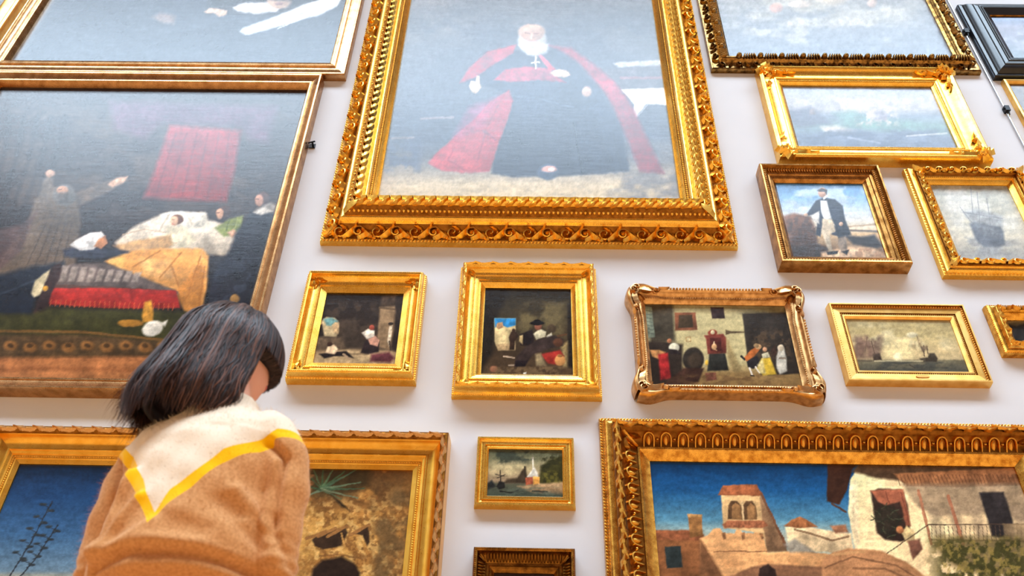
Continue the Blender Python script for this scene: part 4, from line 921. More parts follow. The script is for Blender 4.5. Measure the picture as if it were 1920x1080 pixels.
# clouds, top right
pic = Picture('pale cloudy allegory painting in dark carved bronze-gold frame, at the top right', 1.05, 2.607, 4.848, 6.25,
    prof((0, 0.022), (0.003, 0.032), (0.01, 0.034), arc((0.013, 0.032), (0.05, 0.044), -0.004), arc((0.054, 0.05), (0.092, 0.056), 0.012), (0.096, 0.05), (0.1, 0.045), (0.12, 0.03)), M['dark'], 0.022, 15)
pic.canvas(paint_clouds, 1.8)
for side in ('bottom', 'left', 'right'):
    L = pic.frames[side][3]
    pos, st = spaced(L, 0.1, 0.125)
    for k, s in enumerate(pos):
        pic.put('carved_ball', PC['ball'], side, s, 0.073, (0.036, 0.034, 0.036), lift=0.004)
        for q in (-2, -1, 0, 1, 2): pic.put('carved_flute', PC['flute'], side, s + st / 2 + q * 0.015, 0.073, (0.015, 0.044, 0.03), lift=0.003, rot=0.12 * q)
    pos, st = spaced(L, 0.04, 0.05)
    for k, s in enumerate(pos): pic.put('acanthus_leaf' if k % 2 else 'carved_scroll', PC['leaf' if k % 2 else 'scroll'], side, s, 0.032, (0.046, 0.034, 0.035), rot=1.1 if k % 4 == 1 else -0.9, lift=0.001)
    pic.beading('bead_moulding', side, 0.105, 0.016, (0.0075, 0.005, 0.006))

# black frame and neighbour at the right edge
pic = Picture('grey-blue seascape in black moulded frame at the top right corner', 2.665, 3.7, 4.80, 5.53,
    prof((0, 0.026), (0.004, 0.036), (0.02, 0.038), (0.024, 0.046), arc((0.026, 0.048), (0.06, 0.07), 0.006), (0.064, 0.076), (0.085, 0.078), (0.088, 0.084), (0.105, 0.084), (0.112, 0.078), (0.145, 0.056)), M['black'], 0.046, 16)
for side in ('left', 'bottom', 'top'): pic.beading('ripple_moulding', side, 0.0965, 0.007, (0.003, 0.008, 0.003))
pic.ring('gilt_slip', [(0.146, 0.056), (0.152, 0.05)], M['old'])
pic.canvas(paint_grey_sea, 2.2)
pic = Picture('brown painting in narrow gilt frame below the black frame, at the right edge', 2.70, 3.4, 4.05, 4.775,
    prof((0, 0.024), (0.003, 0.033), (0.012, 0.036), (0.02, 0.033), (0.026, 0.02)), M['pale'], 0.016, 17)
pic.canvas(paint_brown_ground, 3)

# storm at sea with corner flowers
pic = Picture('stormy seascape in smooth bright gold frame with flower clusters at its corners', 1.303, 2.406, 4.05, 4.836,
    prof((0, 0.05), (0.003, 0.066), (0.014, 0.074), (0.02, 0.073), arc((0.022, 0.072), (0.084, 0.046), -0.01), (0.086, 0.05), (0.094, 0.051), (0.098, 0.046), (0.104, 0.044), (0.114, 0.04), (0.118, 0.034), (0.13, 0.025)), M['bright'], 0.018, 18)
pic.canvas(paint_storm_sea, 1.4)
for side in SIDES:
    pic.beading('rope_moulding', side, 0.109, 0.009, (0.0055, 0.0035, 0.005), rot=0.7)
    for end in (0, 1): corner_cluster(pic, side, end, 0.045, 0.062)

# standing man
pic = Picture('small portrait of a standing man in dark coat, in deep bronze-gold box frame', 1.179, 1.789, 3.308, 3.984,
    prof((0, 0.02), (0.001, 0.076), (0.004, 0.082), (0.012, 0.081), arc((0.014, 0.077), (0.04, 0.05), -0.004), (0.042, 0.054), (0.05, 0.051), (0.053, 0.045), (0.068, 0.038), (0.071, 0.032), (0.083, 0.022)), M['bronze'], 0.018, 19, ground=(M['recess_shade'], ((0.013, 0.041),)))
pic.canvas(paint_standing_man, 1.2)
for side in SIDES: pic.beading('carved_leaf_moulding', side, 0.027, 0.013, (0.0058, 0.014, 0.011), rot=0.25)
# pale ship
pic = Picture('pale misty sailing ship painting in gold frame with leafy scroll ridge', 1.94, 2.55, 3.278, 4.01,
    prof((0, 0.014), (0.002, 0.028), arc((0.008, 0.032), (0.03, 0.05), 0.006), (0.033, 0.06), arc((0.036, 0.066), (0.07, 0.06), 0.008), (0.073, 0.05), (0.084, 0.046), (0.088, 0.038), (0.095, 0.034), (0.11, 0.022)), M['bright'], 0.018, 20, ground=(M['recess_shade'], ((0.034, 0.074),)))
pic.canvas(paint_pale_ship, 1.3)
for side in SIDES:
    L = pic.frames[side][3]
    pos, st = spaced(L, 0.06, 0.062)
    for k, s in enumerate(pos):
        pic.put('carved_scroll', PC['scroll'], side, s, 0.053, (0.04, 0.034, 0.03), rot=0.4, flip=k % 2 == 0, lift=0.002)
        pic.put('acanthus_leaf', PC['leaf'], side, s + st / 2, 0.053, (0.04, 0.036, 0.03), rot=0.5 if k % 2 else -0.5, lift=0.002)
    pic.put('corner_leaf', PC['leaf'], side, 0.05, 0.05, (0.07, 0.05, 0.04), rot=math.pi / 4, lift=0.004)
    pic.beading('bead_moulding', side, 0.006, 0.018, (0.006, 0.004, 0.005)); pic.beading('rope_moulding', side, 0.08, 0.01, (0.005, 0.004, 0.004), rot=0.7)

# arcade
pic = Picture('small dark arcade scene with resting figures, in bright gold frame beside woman\'s head', -1.028, -0.472, 2.634, 3.229,
    prof((0, 0.03), (0.002, 0.042), (0.008, 0.046), (0.01, 0.06), (0.014, 0.076), (0.02, 0.081), (0.026, 0.079), arc((0.028, 0.077), (0.064, 0.04), -0.01), (0.066, 0.044), (0.071, 0.043), (0.073, 0.037), (0.1, 0.024)), M['bright'], 0.018, 21)
pic.canvas(paint_arcade, 1.2)
for side in SIDES:
    L = pic.frames[side][3]
    pic.beading('bead_moulding', side, 0.004, 0.012, (0.005, 0.004, 0.005)); pic.beading('rope_moulding', side, 0.02, 0.0085, (0.0045, 0.0035, 0.004), rot=0.7); pic.beading('inner_bead_moulding', side, 0.069, 0.0075, (0.003, 0.0025, 0.003))
    for end in (0, 1):
        for k, (ds, du) in enumerate(((0.046, 0.046), (0.066, 0.04), (0.082, 0.05))): pic.put('corner_leaf', PC['leaf'], side, ds if end == 0 else L - ds, du, (0.034, 0.026, 0.018), rot=(0.6 - 0.4 * k) if end == 0 else math.pi - 0.6 + 0.4 * k, lift=0.001)
# lounging musician
pic = Picture('small painting of a lounging man in black hat, in stepped gold frame below great portrait', -0.317, 0.318, 2.571, 3.292,
    prof((0, 0.018), (0.003, 0.03), arc((0.006, 0.034), (0.014, 0.07), -0.004, 4), (0.016, 0.08), arc((0.018, 0.083), (0.032, 0.086), 0.004, 4), (0.035, 0.081), arc((0.037, 0.079), (0.066, 0.05), -0.008), (0.068, 0.054), (0.074, 0.05), (0.09, 0.049), (0.092, 0.042), (0.1, 0.04), (0.103, 0.034), (0.12, 0.022)), M['bright'], 0.018, 22)
pic.canvas(paint_lounger, 1.2)
for side in SIDES:
    L = pic.frames[side][3]
    pic.beading('bead_moulding', side, 0.004, 0.0095, (0.004, 0.003, 0.004)); pic.beading('rope_moulding', side, 0.071, 0.008, (0.004, 0.003, 0.0035), rot=0.7)
    pos, st = spaced(L, 0.03, 0.04)
    for k, s in enumerate(pos): pic.put('ridge_leaf', PC['bud'], side, s, 0.025, (0.05, 0.026, 0.016), rot=0.28 if k % 2 else -0.28, lift=-0.001, tilt=0.1)
    for end in (0, 1): pic.put('corner_leaf', PC['leaf'], side, 0.056 if end == 0 else L - 0.056, 0.05, (0.036, 0.026, 0.018), rot=0.5 if end == 0 else math.pi - 0.5, lift=0.001)
# parlour in a swept frame
def swell(t, L, v, side):
    s = min(t, 1 - t) * L
    b = math.exp(-((s - 0.05) / 0.055) ** 2); k = (1 - v)
    return (-0.022 * b * k + 0.006 * k * (1 if s > 0.13 else s / 0.13), 0.012 * b * k)
pic = Picture('dim parlour interior with bowing man and lady in yellow, in swept bronze rococo frame', 0.464, 1.238, 2.58, 3.158,
    prof((0, 0.016), (0.002, 0.04), (0.006, 0.058), arc((0.008, 0.062), (0.02, 0.062), 0.004, 3), arc((0.022, 0.06), (0.044, 0.038), -0.004), (0.046, 0.044), (0.053, 0.042), (0.056, 0.034), (0.07, 0.022)), M['rococo'], 0.018, 23, swell=swell)
pic.canvas(paint_parlour, 1.2)
for side in SIDES:
    L = pic.frames[side][3]
    for end in (0, 1):
        sg = 1 if end == 0 else -1; base = 0 if end == 0 else L
        for (ds, u, kind, sz, rot) in ((0.03, 0.016, 'scroll', (0.05, 0.045, 0.04), 0.3), (0.075, 0.02, 'leaf', (0.07, 0.045, 0.04), 0.15), (0.12, 0.02, 'scroll', (0.04, 0.032, 0.03), -0.4), (0.155, 0.016, 'leaf', (0.05, 0.03, 0.028), 0.05), (0.05, 0.042, 'leaf', (0.05, 0.035, 0.03), 0.7)):
            pic.put('carved_scroll' if kind == 'scroll' else 'acanthus_leaf', PC[kind], side, base + sg * ds, u, sz, rot=rot if end == 0 else math.pi - rot, flip=end == 1, lift=0.004)
    pic.beading('gadroon_moulding', side, 0.013, 0.014, (0.006, 0.006, 0.006), s0=0.18, s1=L - 0.18, rot=0.5); pic.beading('inner_leaf_moulding', side, 0.05, 0.011, (0.005, 0.0035, 0.004), rot=0.5)
# sea battle
pic = Picture('small hazy sea battle painting in flat pale gold frame with a name plate', 1.359, 1.968, 2.668, 3.093,
    prof((0, 0.01), (0.002, 0.04), (0.004, 0.046), (0.01, 0.046), (0.012, 0.038), (0.016, 0.033), (0.046, 0.031), (0.048, 0.026), (0.053, 0.024), (0.056, 0.028), (0.063, 0.028), (0.072, 0.018)), M['pale'], 0.015, 24, ground=(M['recess_shade'], ((0.0105, 0.0165), (0.047, 0.0545))))
pic.canvas(paint_sea_battle, 1.2)
for side in SIDES: pic.beading('bead_moulding', side, 0.0138, 0.0115, (0.004, 0.004, 0.005)); pic.beading('inner_bead_moulding', side, 0.051, 0.009, (0.003, 0.003, 0.004))
def plate_mesh():
    vs, fs = [], []; n = 16
    for z in (0, 1):
        for q in range(n):
            th = 2 * math.pi * q / n; c, s = math.cos(th), math.sin(th)
            vs.append((math.copysign(abs(c) ** 0.4, c), math.copysign(abs(s) ** 0.7, s), z))
    fs = [tuple(range(n, 2 * n))] + [(q, (q + 1) % n, n + (q + 1) % n, n + q) for q in range(n)]
    return pydata('name_plate', vs, fs)
pic.put('name_plate', plate_mesh(), 'bottom', pic.W / 2 + 0.02, 0.034, (0.028, 0.0065, 0.002), mat=M['brass'])
# small picture at the right edge
pic = Picture('little dark coastal painting in knobbly gold frame at the right edge', 2.07, 2.56, 2.828, 3.10,
    prof((0, 0.02), (0.003, 0.032), arc((0.005, 0.034), (0.022, 0.042), 0.004, 3), (0.026, 0.054), arc((0.028, 0.058), (0.05, 0.056), 0.006), (0.053, 0.046), (0.058, 0.04), (0.078, 0.022)), M['antique'], 0.018, 25)
pic.canvas(paint_dark_coast, 1.6)
for side in SIDES:
    pos, st = spaced(pic.frames[side][3], 0.03, 0.034)
    for k, s in enumerate(pos): pic.put('ridge_leaf', PC['leaf'], side, s, 0.039, (0.04, 0.036, 0.03), rot=0.4 if k % 2 else -0.4, lift=0.001)
    pic.beading('bead_moulding', side, 0.004, 0.01, (0.004, 0.003, 0.004))
# agave on a cliff
P15 = Picture('large painting of blue sky and agave on sandy cliff, behind the woman', -2.155, -0.305, 0.95, 2.36,
    prof((0, 0.02), (0.002, 0.07), (0.004, 0.09), arc((0.006, 0.095), (0.03, 0.094), 0.006, 4), (0.033, 0.088), arc((0.035, 0.086), (0.082, 0.052), -0.011, 7), (0.084, 0.056), (0.09, 0.057), (0.094, 0.051), (0.104, 0.047), (0.108, 0.041), (0.119, 0.038), (0.122, 0.034), (0.14, 0.028)), M['warm'], 0.022, 26, ground=(M['recess_shade'], ((0.004, 0.034),)))
P15.canvas(paint_agave, 1.6)
for side in SIDES:
    L = P15.frames[side][3]
    pos, st = spaced(L, 0.03, 0.04)
    for k, s in enumerate(pos):
        P15.put('ridge_leaf', PC['bud'], side, s, 0.019 + (0.003 if k % 2 else -0.002), (0.062, 0.036, 0.024), rot=0.22 if k % 2 else -0.22, lift=-0.002, tilt=0.2 if k % 2 else -0.1, mat=M['rococo'])
    P15.beading('bead_moulding', side, 0.113, 0.0095, (0.0042, 0.0035, 0.004))
# harbour
pic = Picture('tiny harbour view with white domed building, in plain gold moulding', -0.198, 0.195, 2.072, 2.377,
    prof((0, 0.012), (0.002, 0.028), (0.004, 0.036), (0.011, 0.036), (0.013, 0.032), arc((0.014, 0.032), (0.027, 0.024), -0.003, 4), (0.029, 0.029), (0.035, 0.029), (0.037, 0.024), (0.043, 0.025), (0.049, 0.018)), M['bright'], 0.014, 27)
pic.canvas(paint_harbour, 1.1)
# fluted frame at the bottom edge
pic = Picture('small dark painting in fluted brown-gold frame at the bottom edge of the view', -0.19, 0.188, 1.40, 1.892,
    prof((0, 0.03), (0.002, 0.05), (0.004, 0.07), arc((0.006, 0.074), (0.016, 0.075), 0.003, 3), arc((0.018, 0.073), (0.05, 0.036), -0.009), (0.052, 0.041), (0.06, 0.04), (0.063, 0.034), (0.07, 0.032), (0.08, 0.02)), M['old'], 0.016, 28)
pic.canvas(paint_dark_interior, 1.6)
for side in SIDES:
    L = pic.frames[side][3]
    pic.beading('rope_moulding', side, 0.011, 0.0075, (0.004, 0.003, 0.0035), rot=0.7)
    pos, st = spaced(L, 0.05, 0.0115)
    for s in pos: pic.put('carved_flute', PC['flute'], side, s, 0.034, (0.0125, 0.044, 0.014), lift=0.0, tilt=-0.86)
    for end in (0, 1): pic.put('corner_leaf', PC['lance'], side, 0.036 if end == 0 else L - 0.036, 0.034, (0.036, 0.02, 0.016), rot=math.pi / 4 if end == 0 else 3 * math.pi / 4, lift=0.003, tilt=-0.86)
# Spanish street
P18 = Picture('large sunny street painting with white balcony house and bell tower, in arcaded gold frame', 0.298, 2.125, 0.9, 2.475,
    prof((0, 0.014), (0.002, 0.026), (0.012, 0.03), arc((0.015, 0.03), (0.045, 0.054), 0.01), (0.047, 0.066), (0.05, 0.086), arc((0.052, 0.09), (0.076, 0.094), 0.005, 4), (0.08, 0.088), arc((0.082, 0.086), (0.145, 0.046), -0.014, 7), (0.147, 0.052), (0.155, 0.051), (0.16, 0.045), (0.195, 0.026)), M['antique'], 0.02, 29, ground=(M['recess_shade'], ((0.048, 0.146),)))
P18.canvas(paint_spanish_street, 1.5)
for side in SIDES:
    L = P18.frames[side][3]
    P18.beading('rope_moulding', side, 0.007, 0.013, (0.008, 0.004, 0.007), rot=0.8)
    pos, st = spaced(L, 0.06, 0.04)
    for k, s in enumerate(pos): P18.put('ridge_leaf', PC['bud'], side, s, 0.064 + (0.005 if k % 2 else -0.005), (0.062, 0.04, 0.026), rot=0.24 if k % 2 else -0.24, lift=-0.002, tilt=-0.25 if k % 2 else 0.2)
    pos, st = spaced(L, 0.16, 0.07)
    for k, s in enumerate(pos):
        P18.put('carved_arch', PC['arch'], side, s, 0.114, (0.056, 0.07, 0.05), tilt=-0.6, lift=0.001)
        P18.put('carved_flute', PC['flute'], side, s, 0.118, (0.024, 0.046, 0.02), tilt=-0.6, lift=0.0)
        if k: P18.put('carved_ball', PC['ball'], side, s - st / 2, 0.11, (0.016, 0.016, 0.02), tilt=-0.6, lift=0.001)
    for end in (0, 1):
        P18.put('corner_leaf', PC['leaf'], side, 0.112 if end == 0 else L - 0.112, 0.112, (0.09, 0.05, 0.04), rot=math.pi / 4 if end == 0 else 3 * math.pi / 4, tilt=-0.5, lift=0.004)
        P18.put('corner_leaf', PC['leaf'], side, 0.14 if end == 0 else L - 0.14, 0.1, (0.05, 0.04, 0.03), rot=0.3 if end == 0 else math.pi - 0.3, tilt=-0.6, lift=0.002)

# ------------------------------------------------------------------ hanging hardware
def tube(name, pts, r, sides=8, cap=True):
    vs, fs = [], []
    pts = [Vector(p) for p in pts]; rr = r if isinstance(r, (list, tuple)) else [r] * len(pts)
    for i, p in enumerate(pts):
        d = (pts[min(i + 1, len(pts) - 1)] - pts[max(i - 1, 0)]).normalized()
        a = d.orthogonal().normalized() if i == 0 else (a - d * a.dot(d)).normalized()
        b = d.cross(a)
        for q in range(sides):
            th = 2 * math.pi * q / sides; vs.append(p + (a * math.cos(th) + b * math.sin(th)) * rr[i])
    for i in range(len(pts) - 1):
        for q in range(sides):
            s = (q + 1) % sides; fs.append((i * sides + q, i * sides + s, (i + 1) * sides + s, (i + 1) * sides + q))
    if cap: fs += [tuple(range(sides - 1, -1, -1)), tuple((len(pts) - 1) * sides + q for q in range(sides))]
    return pydata(name, vs, fs, smooth=40)
rod = tag(empty('picture_rod', (2.643, -0.001, 4.1)), 'thin steel hanging rod running down wall behind the black frame', 'rod')
mesh_obj('rod', tube('rod', [(0, -0.008, 0.0), (0, -0.008, 3.85)], 0.006), M['steel'], rod)
for z in (0.42, 1.16):
    h = mesh_obj('hook', box_mesh('hook', -0.012, 0.014, -0.03, -0.001, z - 0.02, z + 0.02), M['iron'], rod)
    mesh_obj('hook_screw', tube('hook_screw', [(-0.022, -0.02, z), (0.018, -0.02, z)], 0.006, 6), M['iron'], h)
    mesh_obj('hook_pin', tube('hook_pin', [(0.0, -0.02, z - 0.05), (0.006, -0.024, z - 0.015)], 0.004, 6), M['iron'], h)
br = tag(empty('wall_bracket', (-1.175, -0.001, 4.17)), 'small black iron bracket on the right edge of the deathbed frame', 'bracket')
mesh_obj('bracket_plate', box_mesh('bracket_plate', -0.014, 0.02, -0.006, -0.001, -0.016, 0.016), M['iron'], br)
mesh_obj('bracket_screw', tube('bracket_screw', [(0.008, -0.004, 0), (0.008, -0.03, 0.0)], 0.006, 6), M['iron'], br)
mesh_obj('bracket_arm', tube('bracket_arm', [(-0.014, -0.03, -0.006), (0.022, -0.03, 0.008)], 0.005, 6), M['iron'], br)
# ------------------------------------------------------------------ the visitor
def px_point(x, y, yw):
    v = px_ray(x, y); t = (yw + CAM_D) / v[1]
    return np.array([v[0] * t, yw, CAM_Z + v[2] * t])
BODY_YAW = math.radians(-12)
HEAD_YAW = math.radians(-38)
VIS = px_point(413, 812, -1.68)
person = tag(empty('person', (float(VIS[0]), -1.68, 0.0)), 'dark-haired person seen from behind in tan sweater with yellow chevron, looking at pictures', 'person')
person.rotation_euler = (0, 0, BODY_YAW)
_cb, _sb = math.cos(BODY_YAW), math.sin(BODY_YAW)
def px_local(x, y, yl=-0.11):
    """point of the sight line through (x, y) on the plane yl of the visitor's own axes"""
    v = px_ray(x, y); o = np.array([0 - VIS[0], -CAM_D + 1.68, CAM_Z])
    ol = np.array([_cb * o[0] + _sb * o[1], -_sb * o[0] + _cb * o[1], o[2]]); vl = np.array([_cb * v[0] + _sb * v[1], -_sb * v[0] + _cb * v[1], v[2]])
    t = (yl - ol[1]) / vl[1]; p = ol + vl * t
    return p

def loft(rings, seg=32):
    """closed surface through elliptical rings (centre, half-width vector, half-depth vector)"""
    vs, fs = [], []
    for (c, a, b) in rings:
        for q in range(seg):
            th = 2 * math.pi * q / seg; vs.append(Vector(c) + Vector(a) * math.cos(th) + Vector(b) * math.sin(th))
    n = len(rings)
    for i in range(n - 1):
        for q in range(seg):
            r = (q + 1) % seg; fs.append((i * seg + q, i * seg + r, (i + 1) * seg + r, (i + 1) * seg + q))
    fs += [tuple(range(seg - 1, -1, -1)), tuple((n - 1) * seg + q for q in range(seg))]
    return vs, fs
def limb(pts, radii, seg=16, sub=5):
    """tapered tube along a smooth path with rounded ends"""
    P = np.array(pts, float); R = np.array(radii, float); n = len(P)
    t = np.linspace(0, n - 1, (n - 1) * sub + 1)
    def cr(A):
        out = []
        for tt in t:
            i = min(int(tt), n - 2); f = tt - i
            p0, p1, p2, p3 = A[max(i - 1, 0)], A[i], A[i + 1], A[min(i + 2, n - 1)]
            out.append(0.5 * (2 * p1 + (p2 - p0) * f + (2 * p0 - 5 * p1 + 4 * p2 - p3) * f * f + (3 * p1 - p0 - 3 * p2 + p3) * f ** 3))
        return np.array(out)
    C, RR = cr(P), cr(R)
    rings = []; a = None
    for i in range(len(C)):
        d = Vector(C[min(i + 1, len(C) - 1)] - C[max(i - 1, 0)]).normalized()
        a = d.orthogonal().normalized() if a is None else (a - d * a.dot(d)).normalized()
        b = d.cross(a); r = float(RR[i])
        if i == 0:
            for k in (0.35, 0.75): rings.append((Vector(C[0]) - d * r * math.sqrt(1 - k * k), a * r * k, b * r * k))
        rings.append((Vector(C[i]), a * r, b * r))
    for k in (0.75, 0.35): rings.append((Vector(C[-1]) + d * r * math.sqrt(1 - k * k), a * r * k, b * r * k))
    return loft(rings, seg)
def fuse(name, solids, voxel, smooth_it=4):
    vs, fs = [], []
    for (v, f) in solids:
        o = len(vs); vs += v; fs += [tuple(i + o for i in q) for q in f]
    me = pydata(name, vs, fs)
    ob = bpy.data.objects.new(name, me); COL.objects.link(ob)
    m = ob.modifiers.new('remesh', 'REMESH'); m.mode = 'VOXEL'; m.voxel_size = voxel
    s = ob.modifiers.new('smooth', 'SMOOTH'); s.factor = 0.5; s.iterations = smooth_it
    dg = bpy.context.evaluated_depsgraph_get()
    out = bpy.data.meshes.new_from_object(ob.evaluated_get(dg)); out.name = name
    bpy.data.objects.remove(ob); bpy.data.meshes.remove(me)
    out.shade_smooth()
    return out
def ring(z, a, b, y=0.0, x=0.0): return ((x, y, z), (a, 0, 0), (0, b, 0))

# skin
def head_solid():
    vs, fs = [], []; nu, nv = 56, 40
    for j in range(1, nv):
        ph = math.pi * j / nv
        for i in range(nu):
            th = 2 * math.pi * i / nu
            x, y, z = math.sin(ph) * math.sin(th), math.sin(ph) * math.cos(th), math.cos(ph)
            X, Y, Z = x * 0.074, y * 0.094, z * 0.115
            front = max(0.0, y)
            if Z < -0.02:                                   # jaw narrows to the chin
                k = min(1.0, (-0.02 - Z) / 0.09); X *= 1 - 0.32 * k; Y = Y * (1 - 0.12 * k) + (0.012 * k if y > 0 else 0.028 * k)
            f = front ** 3
            Y += 0.020 * f * math.exp(-(X / 0.010) ** 2) * math.exp(-((Z + 0.018) / 0.017) ** 2)      # nose tip
            Y += 0.010 * f * math.exp(-(X / 0.008) ** 2) * math.exp(-((Z - 0.006) / 0.022) ** 2)      # bridge
            for s in (-1, 1): Y -= 0.010 * f * math.exp(-((X - s * 0.031) / 0.016) ** 2) * math.exp(-((Z - 0.008) / 0.011) ** 2)
            Y += 0.006 * f * math.exp(-(Z - 0.03) ** 2 / 0.012 ** 2)                                   # brow
            Y += 0.007 * f * math.exp(-(X / 0.022) ** 2) * math.exp(-((Z + 0.052) / 0.010) ** 2)      # lips
            Y += 0.008 * f * math.exp(-(X / 0.020) ** 2) * math.exp(-((Z + 0.088) / 0.014) ** 2)      # chin
            vs.append(Vector((X, Y, Z)))
    for j in range(nv - 2):
        for i in range(nu):
            r = (i + 1) % nu; fs.append((j * nu + i, j * nu + r, (j + 1) * nu + r, (j + 1) * nu + i))
    fs += [tuple(range(nu - 1, -1, -1)), tuple((nv - 2) * nu + q for q in range(nu))]
    return vs, fs
HEAD_C = Vector((-0.034, 0.008, 1.588))
HM = Matrix.Translation(HEAD_C) @ Matrix.Rotation(HEAD_YAW, 4, 'Z') @ Matrix.Rotation(math.radians(8), 4, 'X')
def xf(sol, M4): return ([M4 @ v for v in sol[0]], sol[1])
def ear(s):
    return xf(loft([((s * 0.072, -0.006, -0.012), (0.004, 0, 0), (0, 0.010, 0.022)), ((s * 0.080, -0.012, -0.012), (0.004, 0, 0), (0, 0.015, 0.030)), ((s * 0.086, -0.017, -0.010), (0.003, 0, 0), (0, 0.013, 0.026))], 12), HM)
def hand(wr, d, palm_n, s):
    """palm, four fingers and a thumb, slightly curled; d: pointing direction, palm_n: side the palm faces"""
    d = Vector(d).normalized(); n = Vector(palm_n); n = (n - d * n.dot(d)).normalized(); w = d.cross(n) * s
    W = Vector(wr); out = []
    out.append(loft([(W, w * 0.024, n * 0.016), (W + d * 0.03, w * 0.034, n * 0.015), (W + d * 0.065, w * 0.039, n * 0.013), (W + d * 0.088, w * 0.037, n * 0.010)], 16))
    for k, (o, L) in enumerate(((0.028, 0.070), (0.010, 0.078), (-0.009, 0.072), (-0.027, 0.056))):
        b = W + d * 0.08 + w * o
        out.append(limb([b - d * 0.015, b + d * L * 0.35 + n * 0.004, b + d * L * 0.68 + n * 0.016, b + d * L * 0.88 + n * 0.032], [0.0088, 0.0086, 0.0078, 0.0066], 8, 3))
    b = W + d * 0.025 + w * 0.026
    out.append(limb([b, b + d * 0.022 + w * 0.022 + n * 0.006, b + d * 0.046 + w * 0.030 + n * 0.014, b + d * 0.064 + w * 0.028 + n * 0.022], [0.013, 0.0112, 0.0095, 0.0075], 8, 3))
    return out
SH = {s: [(s * 0.125, -0.005, 1.375), (s * 0.160, -0.006, 1.29), (s * 0.170, 0.0, 1.12), (s * 0.176, 0.05, 1.0), (s * 0.170, 0.105, 0.885)] for s in (-1, 1)}
solids = [xf(head_solid(), HM), ear(-1), ear(1)]
solids.append(limb([(-0.03, 0.0, 1.56), (-0.016, 0.0, 1.50), (0, -0.012, 1.43), (0, -0.01, 1.36)], [0.05, 0.05, 0.056, 0.07], 20))
solids.append(loft([ring(0.86, 0.10, 0.07), ring(0.95, 0.145, 0.095), ring(1.05, 0.12, 0.085), ring(1.2, 0.115, 0.08), ring(1.34, 0.10, 0.065), ring(1.39, 0.08, 0.055), ring(1.43, 0.045, 0.045)], 28))
for s in (-1, 1):
    solids.append(limb([(s * 0.10, -0.005, 1.355)] + SH[s][1:], [0.026, 0.023, 0.024, 0.024, 0.023]))
    solids += hand((s * 0.169, 0.115, 0.865), (0.0, 0.28, -1.0), (-s, 0.1, 0.1), s)
    solids.append(limb([(s * 0.08, 0, 0.92), (s * 0.09, 0.01, 0.72), (s * 0.09, 0.015, 0.48), (s * 0.088, 0.0, 0.25), (s * 0.086, -0.01, 0.09)], [0.078, 0.07, 0.05, 0.045, 0.034]))
    solids.append(limb([(s * 0.086, -0.03, 0.05), (s * 0.09, 0.05, 0.045), (s * 0.094, 0.13, 0.034)], [0.034, 0.034, 0.026]))
def skin_material():
    m, nt, b = new_mat('skin')
    b.inputs['Base Color'].default_value = rgba((226, 164, 138)); b.inputs['Roughness'].default_value = 0.5
    b.inputs['Subsurface Weight'].default_value = 0.15; b.inputs['Subsurface Radius'].default_value = (0.01, 0.004, 0.002)
    return m
M['skin'] = skin_material()
body = mesh_obj('body', fuse('body', solids, 0.0055, 3), M['skin'], person)
M['eye'] = plain('eye_white', (232, 228, 222), 0.2); M['iris'] = plain('iris', (60, 38, 26), 0.2); M['lip'] = plain('lips', (186, 96, 92), 0.45); M['hairmat'] = None
def ellipsoid(name, c, r, seg=14):
    rg = []
    for k in range(1, 10):
        ph = math.pi * k / 10; rg.append((Vector(c) + Vector((0, 0, r[2] * math.cos(ph))), (r[0] * math.sin(ph), 0, 0), (0, r[1] * math.sin(ph), 0)))
    v, f = xf(loft(rg, seg), HM); return pydata(name, v, f, smooth=0)
for s in (-1, 1):
    e = mesh_obj('eye', ellipsoid('eye', (s * 0.031, 0.074, 0.007), (0.013, 0.010, 0.008)), M['eye'], person)
    mesh_obj('iris', ellipsoid('iris', (s * 0.031, 0.081, 0.007), (0.0055, 0.0045, 0.0055)), M['iris'], e)
mesh_obj('lips', ellipsoid('lips', (0, 0.0835, -0.052), (0.019, 0.005, 0.006)), M['lip'], person)

# sweater
sw = [loft([ring(0.93, 0.140, 0.100), ring(0.97, 0.145, 0.104), ring(1.01, 0.145, 0.112), ring(1.04, 0.144, 0.112), ring(1.058, 0.139, 0.100, -0.002), ring(1.066, 0.148, 0.114, -0.006), ring(1.074, 0.156, 0.126, -0.012), ring(1.10, 0.158, 0.132, -0.013), ring(1.15, 0.155, 0.128, -0.012), ring(1.22, 0.150, 0.120, -0.010), ring(1.29, 0.146, 0.112, -0.008), ring(1.34, 0.144, 0.104, -0.006), ring(1.38, 0.146, 0.088, -0.003), ring(1.405, 0.132, 0.072, 0.0), ring(1.425, 0.09, 0.064, 0.0), ring(1.45, 0.064, 0.058, 0.002), ring(1.47, 0.058, 0.056, 0.006)], 48)]
for s in (-1, 1):
    P = [(s * 0.112, -0.008, 1.376)] + SH[s][1:]
    sw.append(limb(P, [0.050, 0.046, 0.040, 0.037, 0.034], 24, 6))
sme = fuse('sweater', sw, 0.005, 4)
nv = len(sme.vertices); co = np.zeros(nv * 3, np.float32); sme.vertices.foreach_get('co', co); co = co.reshape(-1, 3).astype(float)
no = np.zeros(nv * 3, np.float32); sme.vertices.foreach_get('normal', no); no = no.reshape(-1, 3).astype(float)
disp = np.zeros(nv)
def fold(pix, amp, w, yl=-0.115):
    L = np.array([px_local(x, y, yl) for (x, y) in pix])[:, [0, 2]]
    d = np.full(nv, 1e9)
    for i in range(len(L) - 1):
        a, b = L[i], L[i + 1]; e = b - a; t = np.clip(((co[:, [0, 2]] - a) @ e) / (e @ e), 0, 1)
        d = np.minimum(d, np.hypot(*(co[:, [0, 2]] - a - t[:, None] * e).T))
    disp[:] += np.where(co[:, 1] < 0.0, amp * np.exp(-(d / w) ** 2) * np.clip(-co[:, 1] / 0.05, 0, 1), 0)
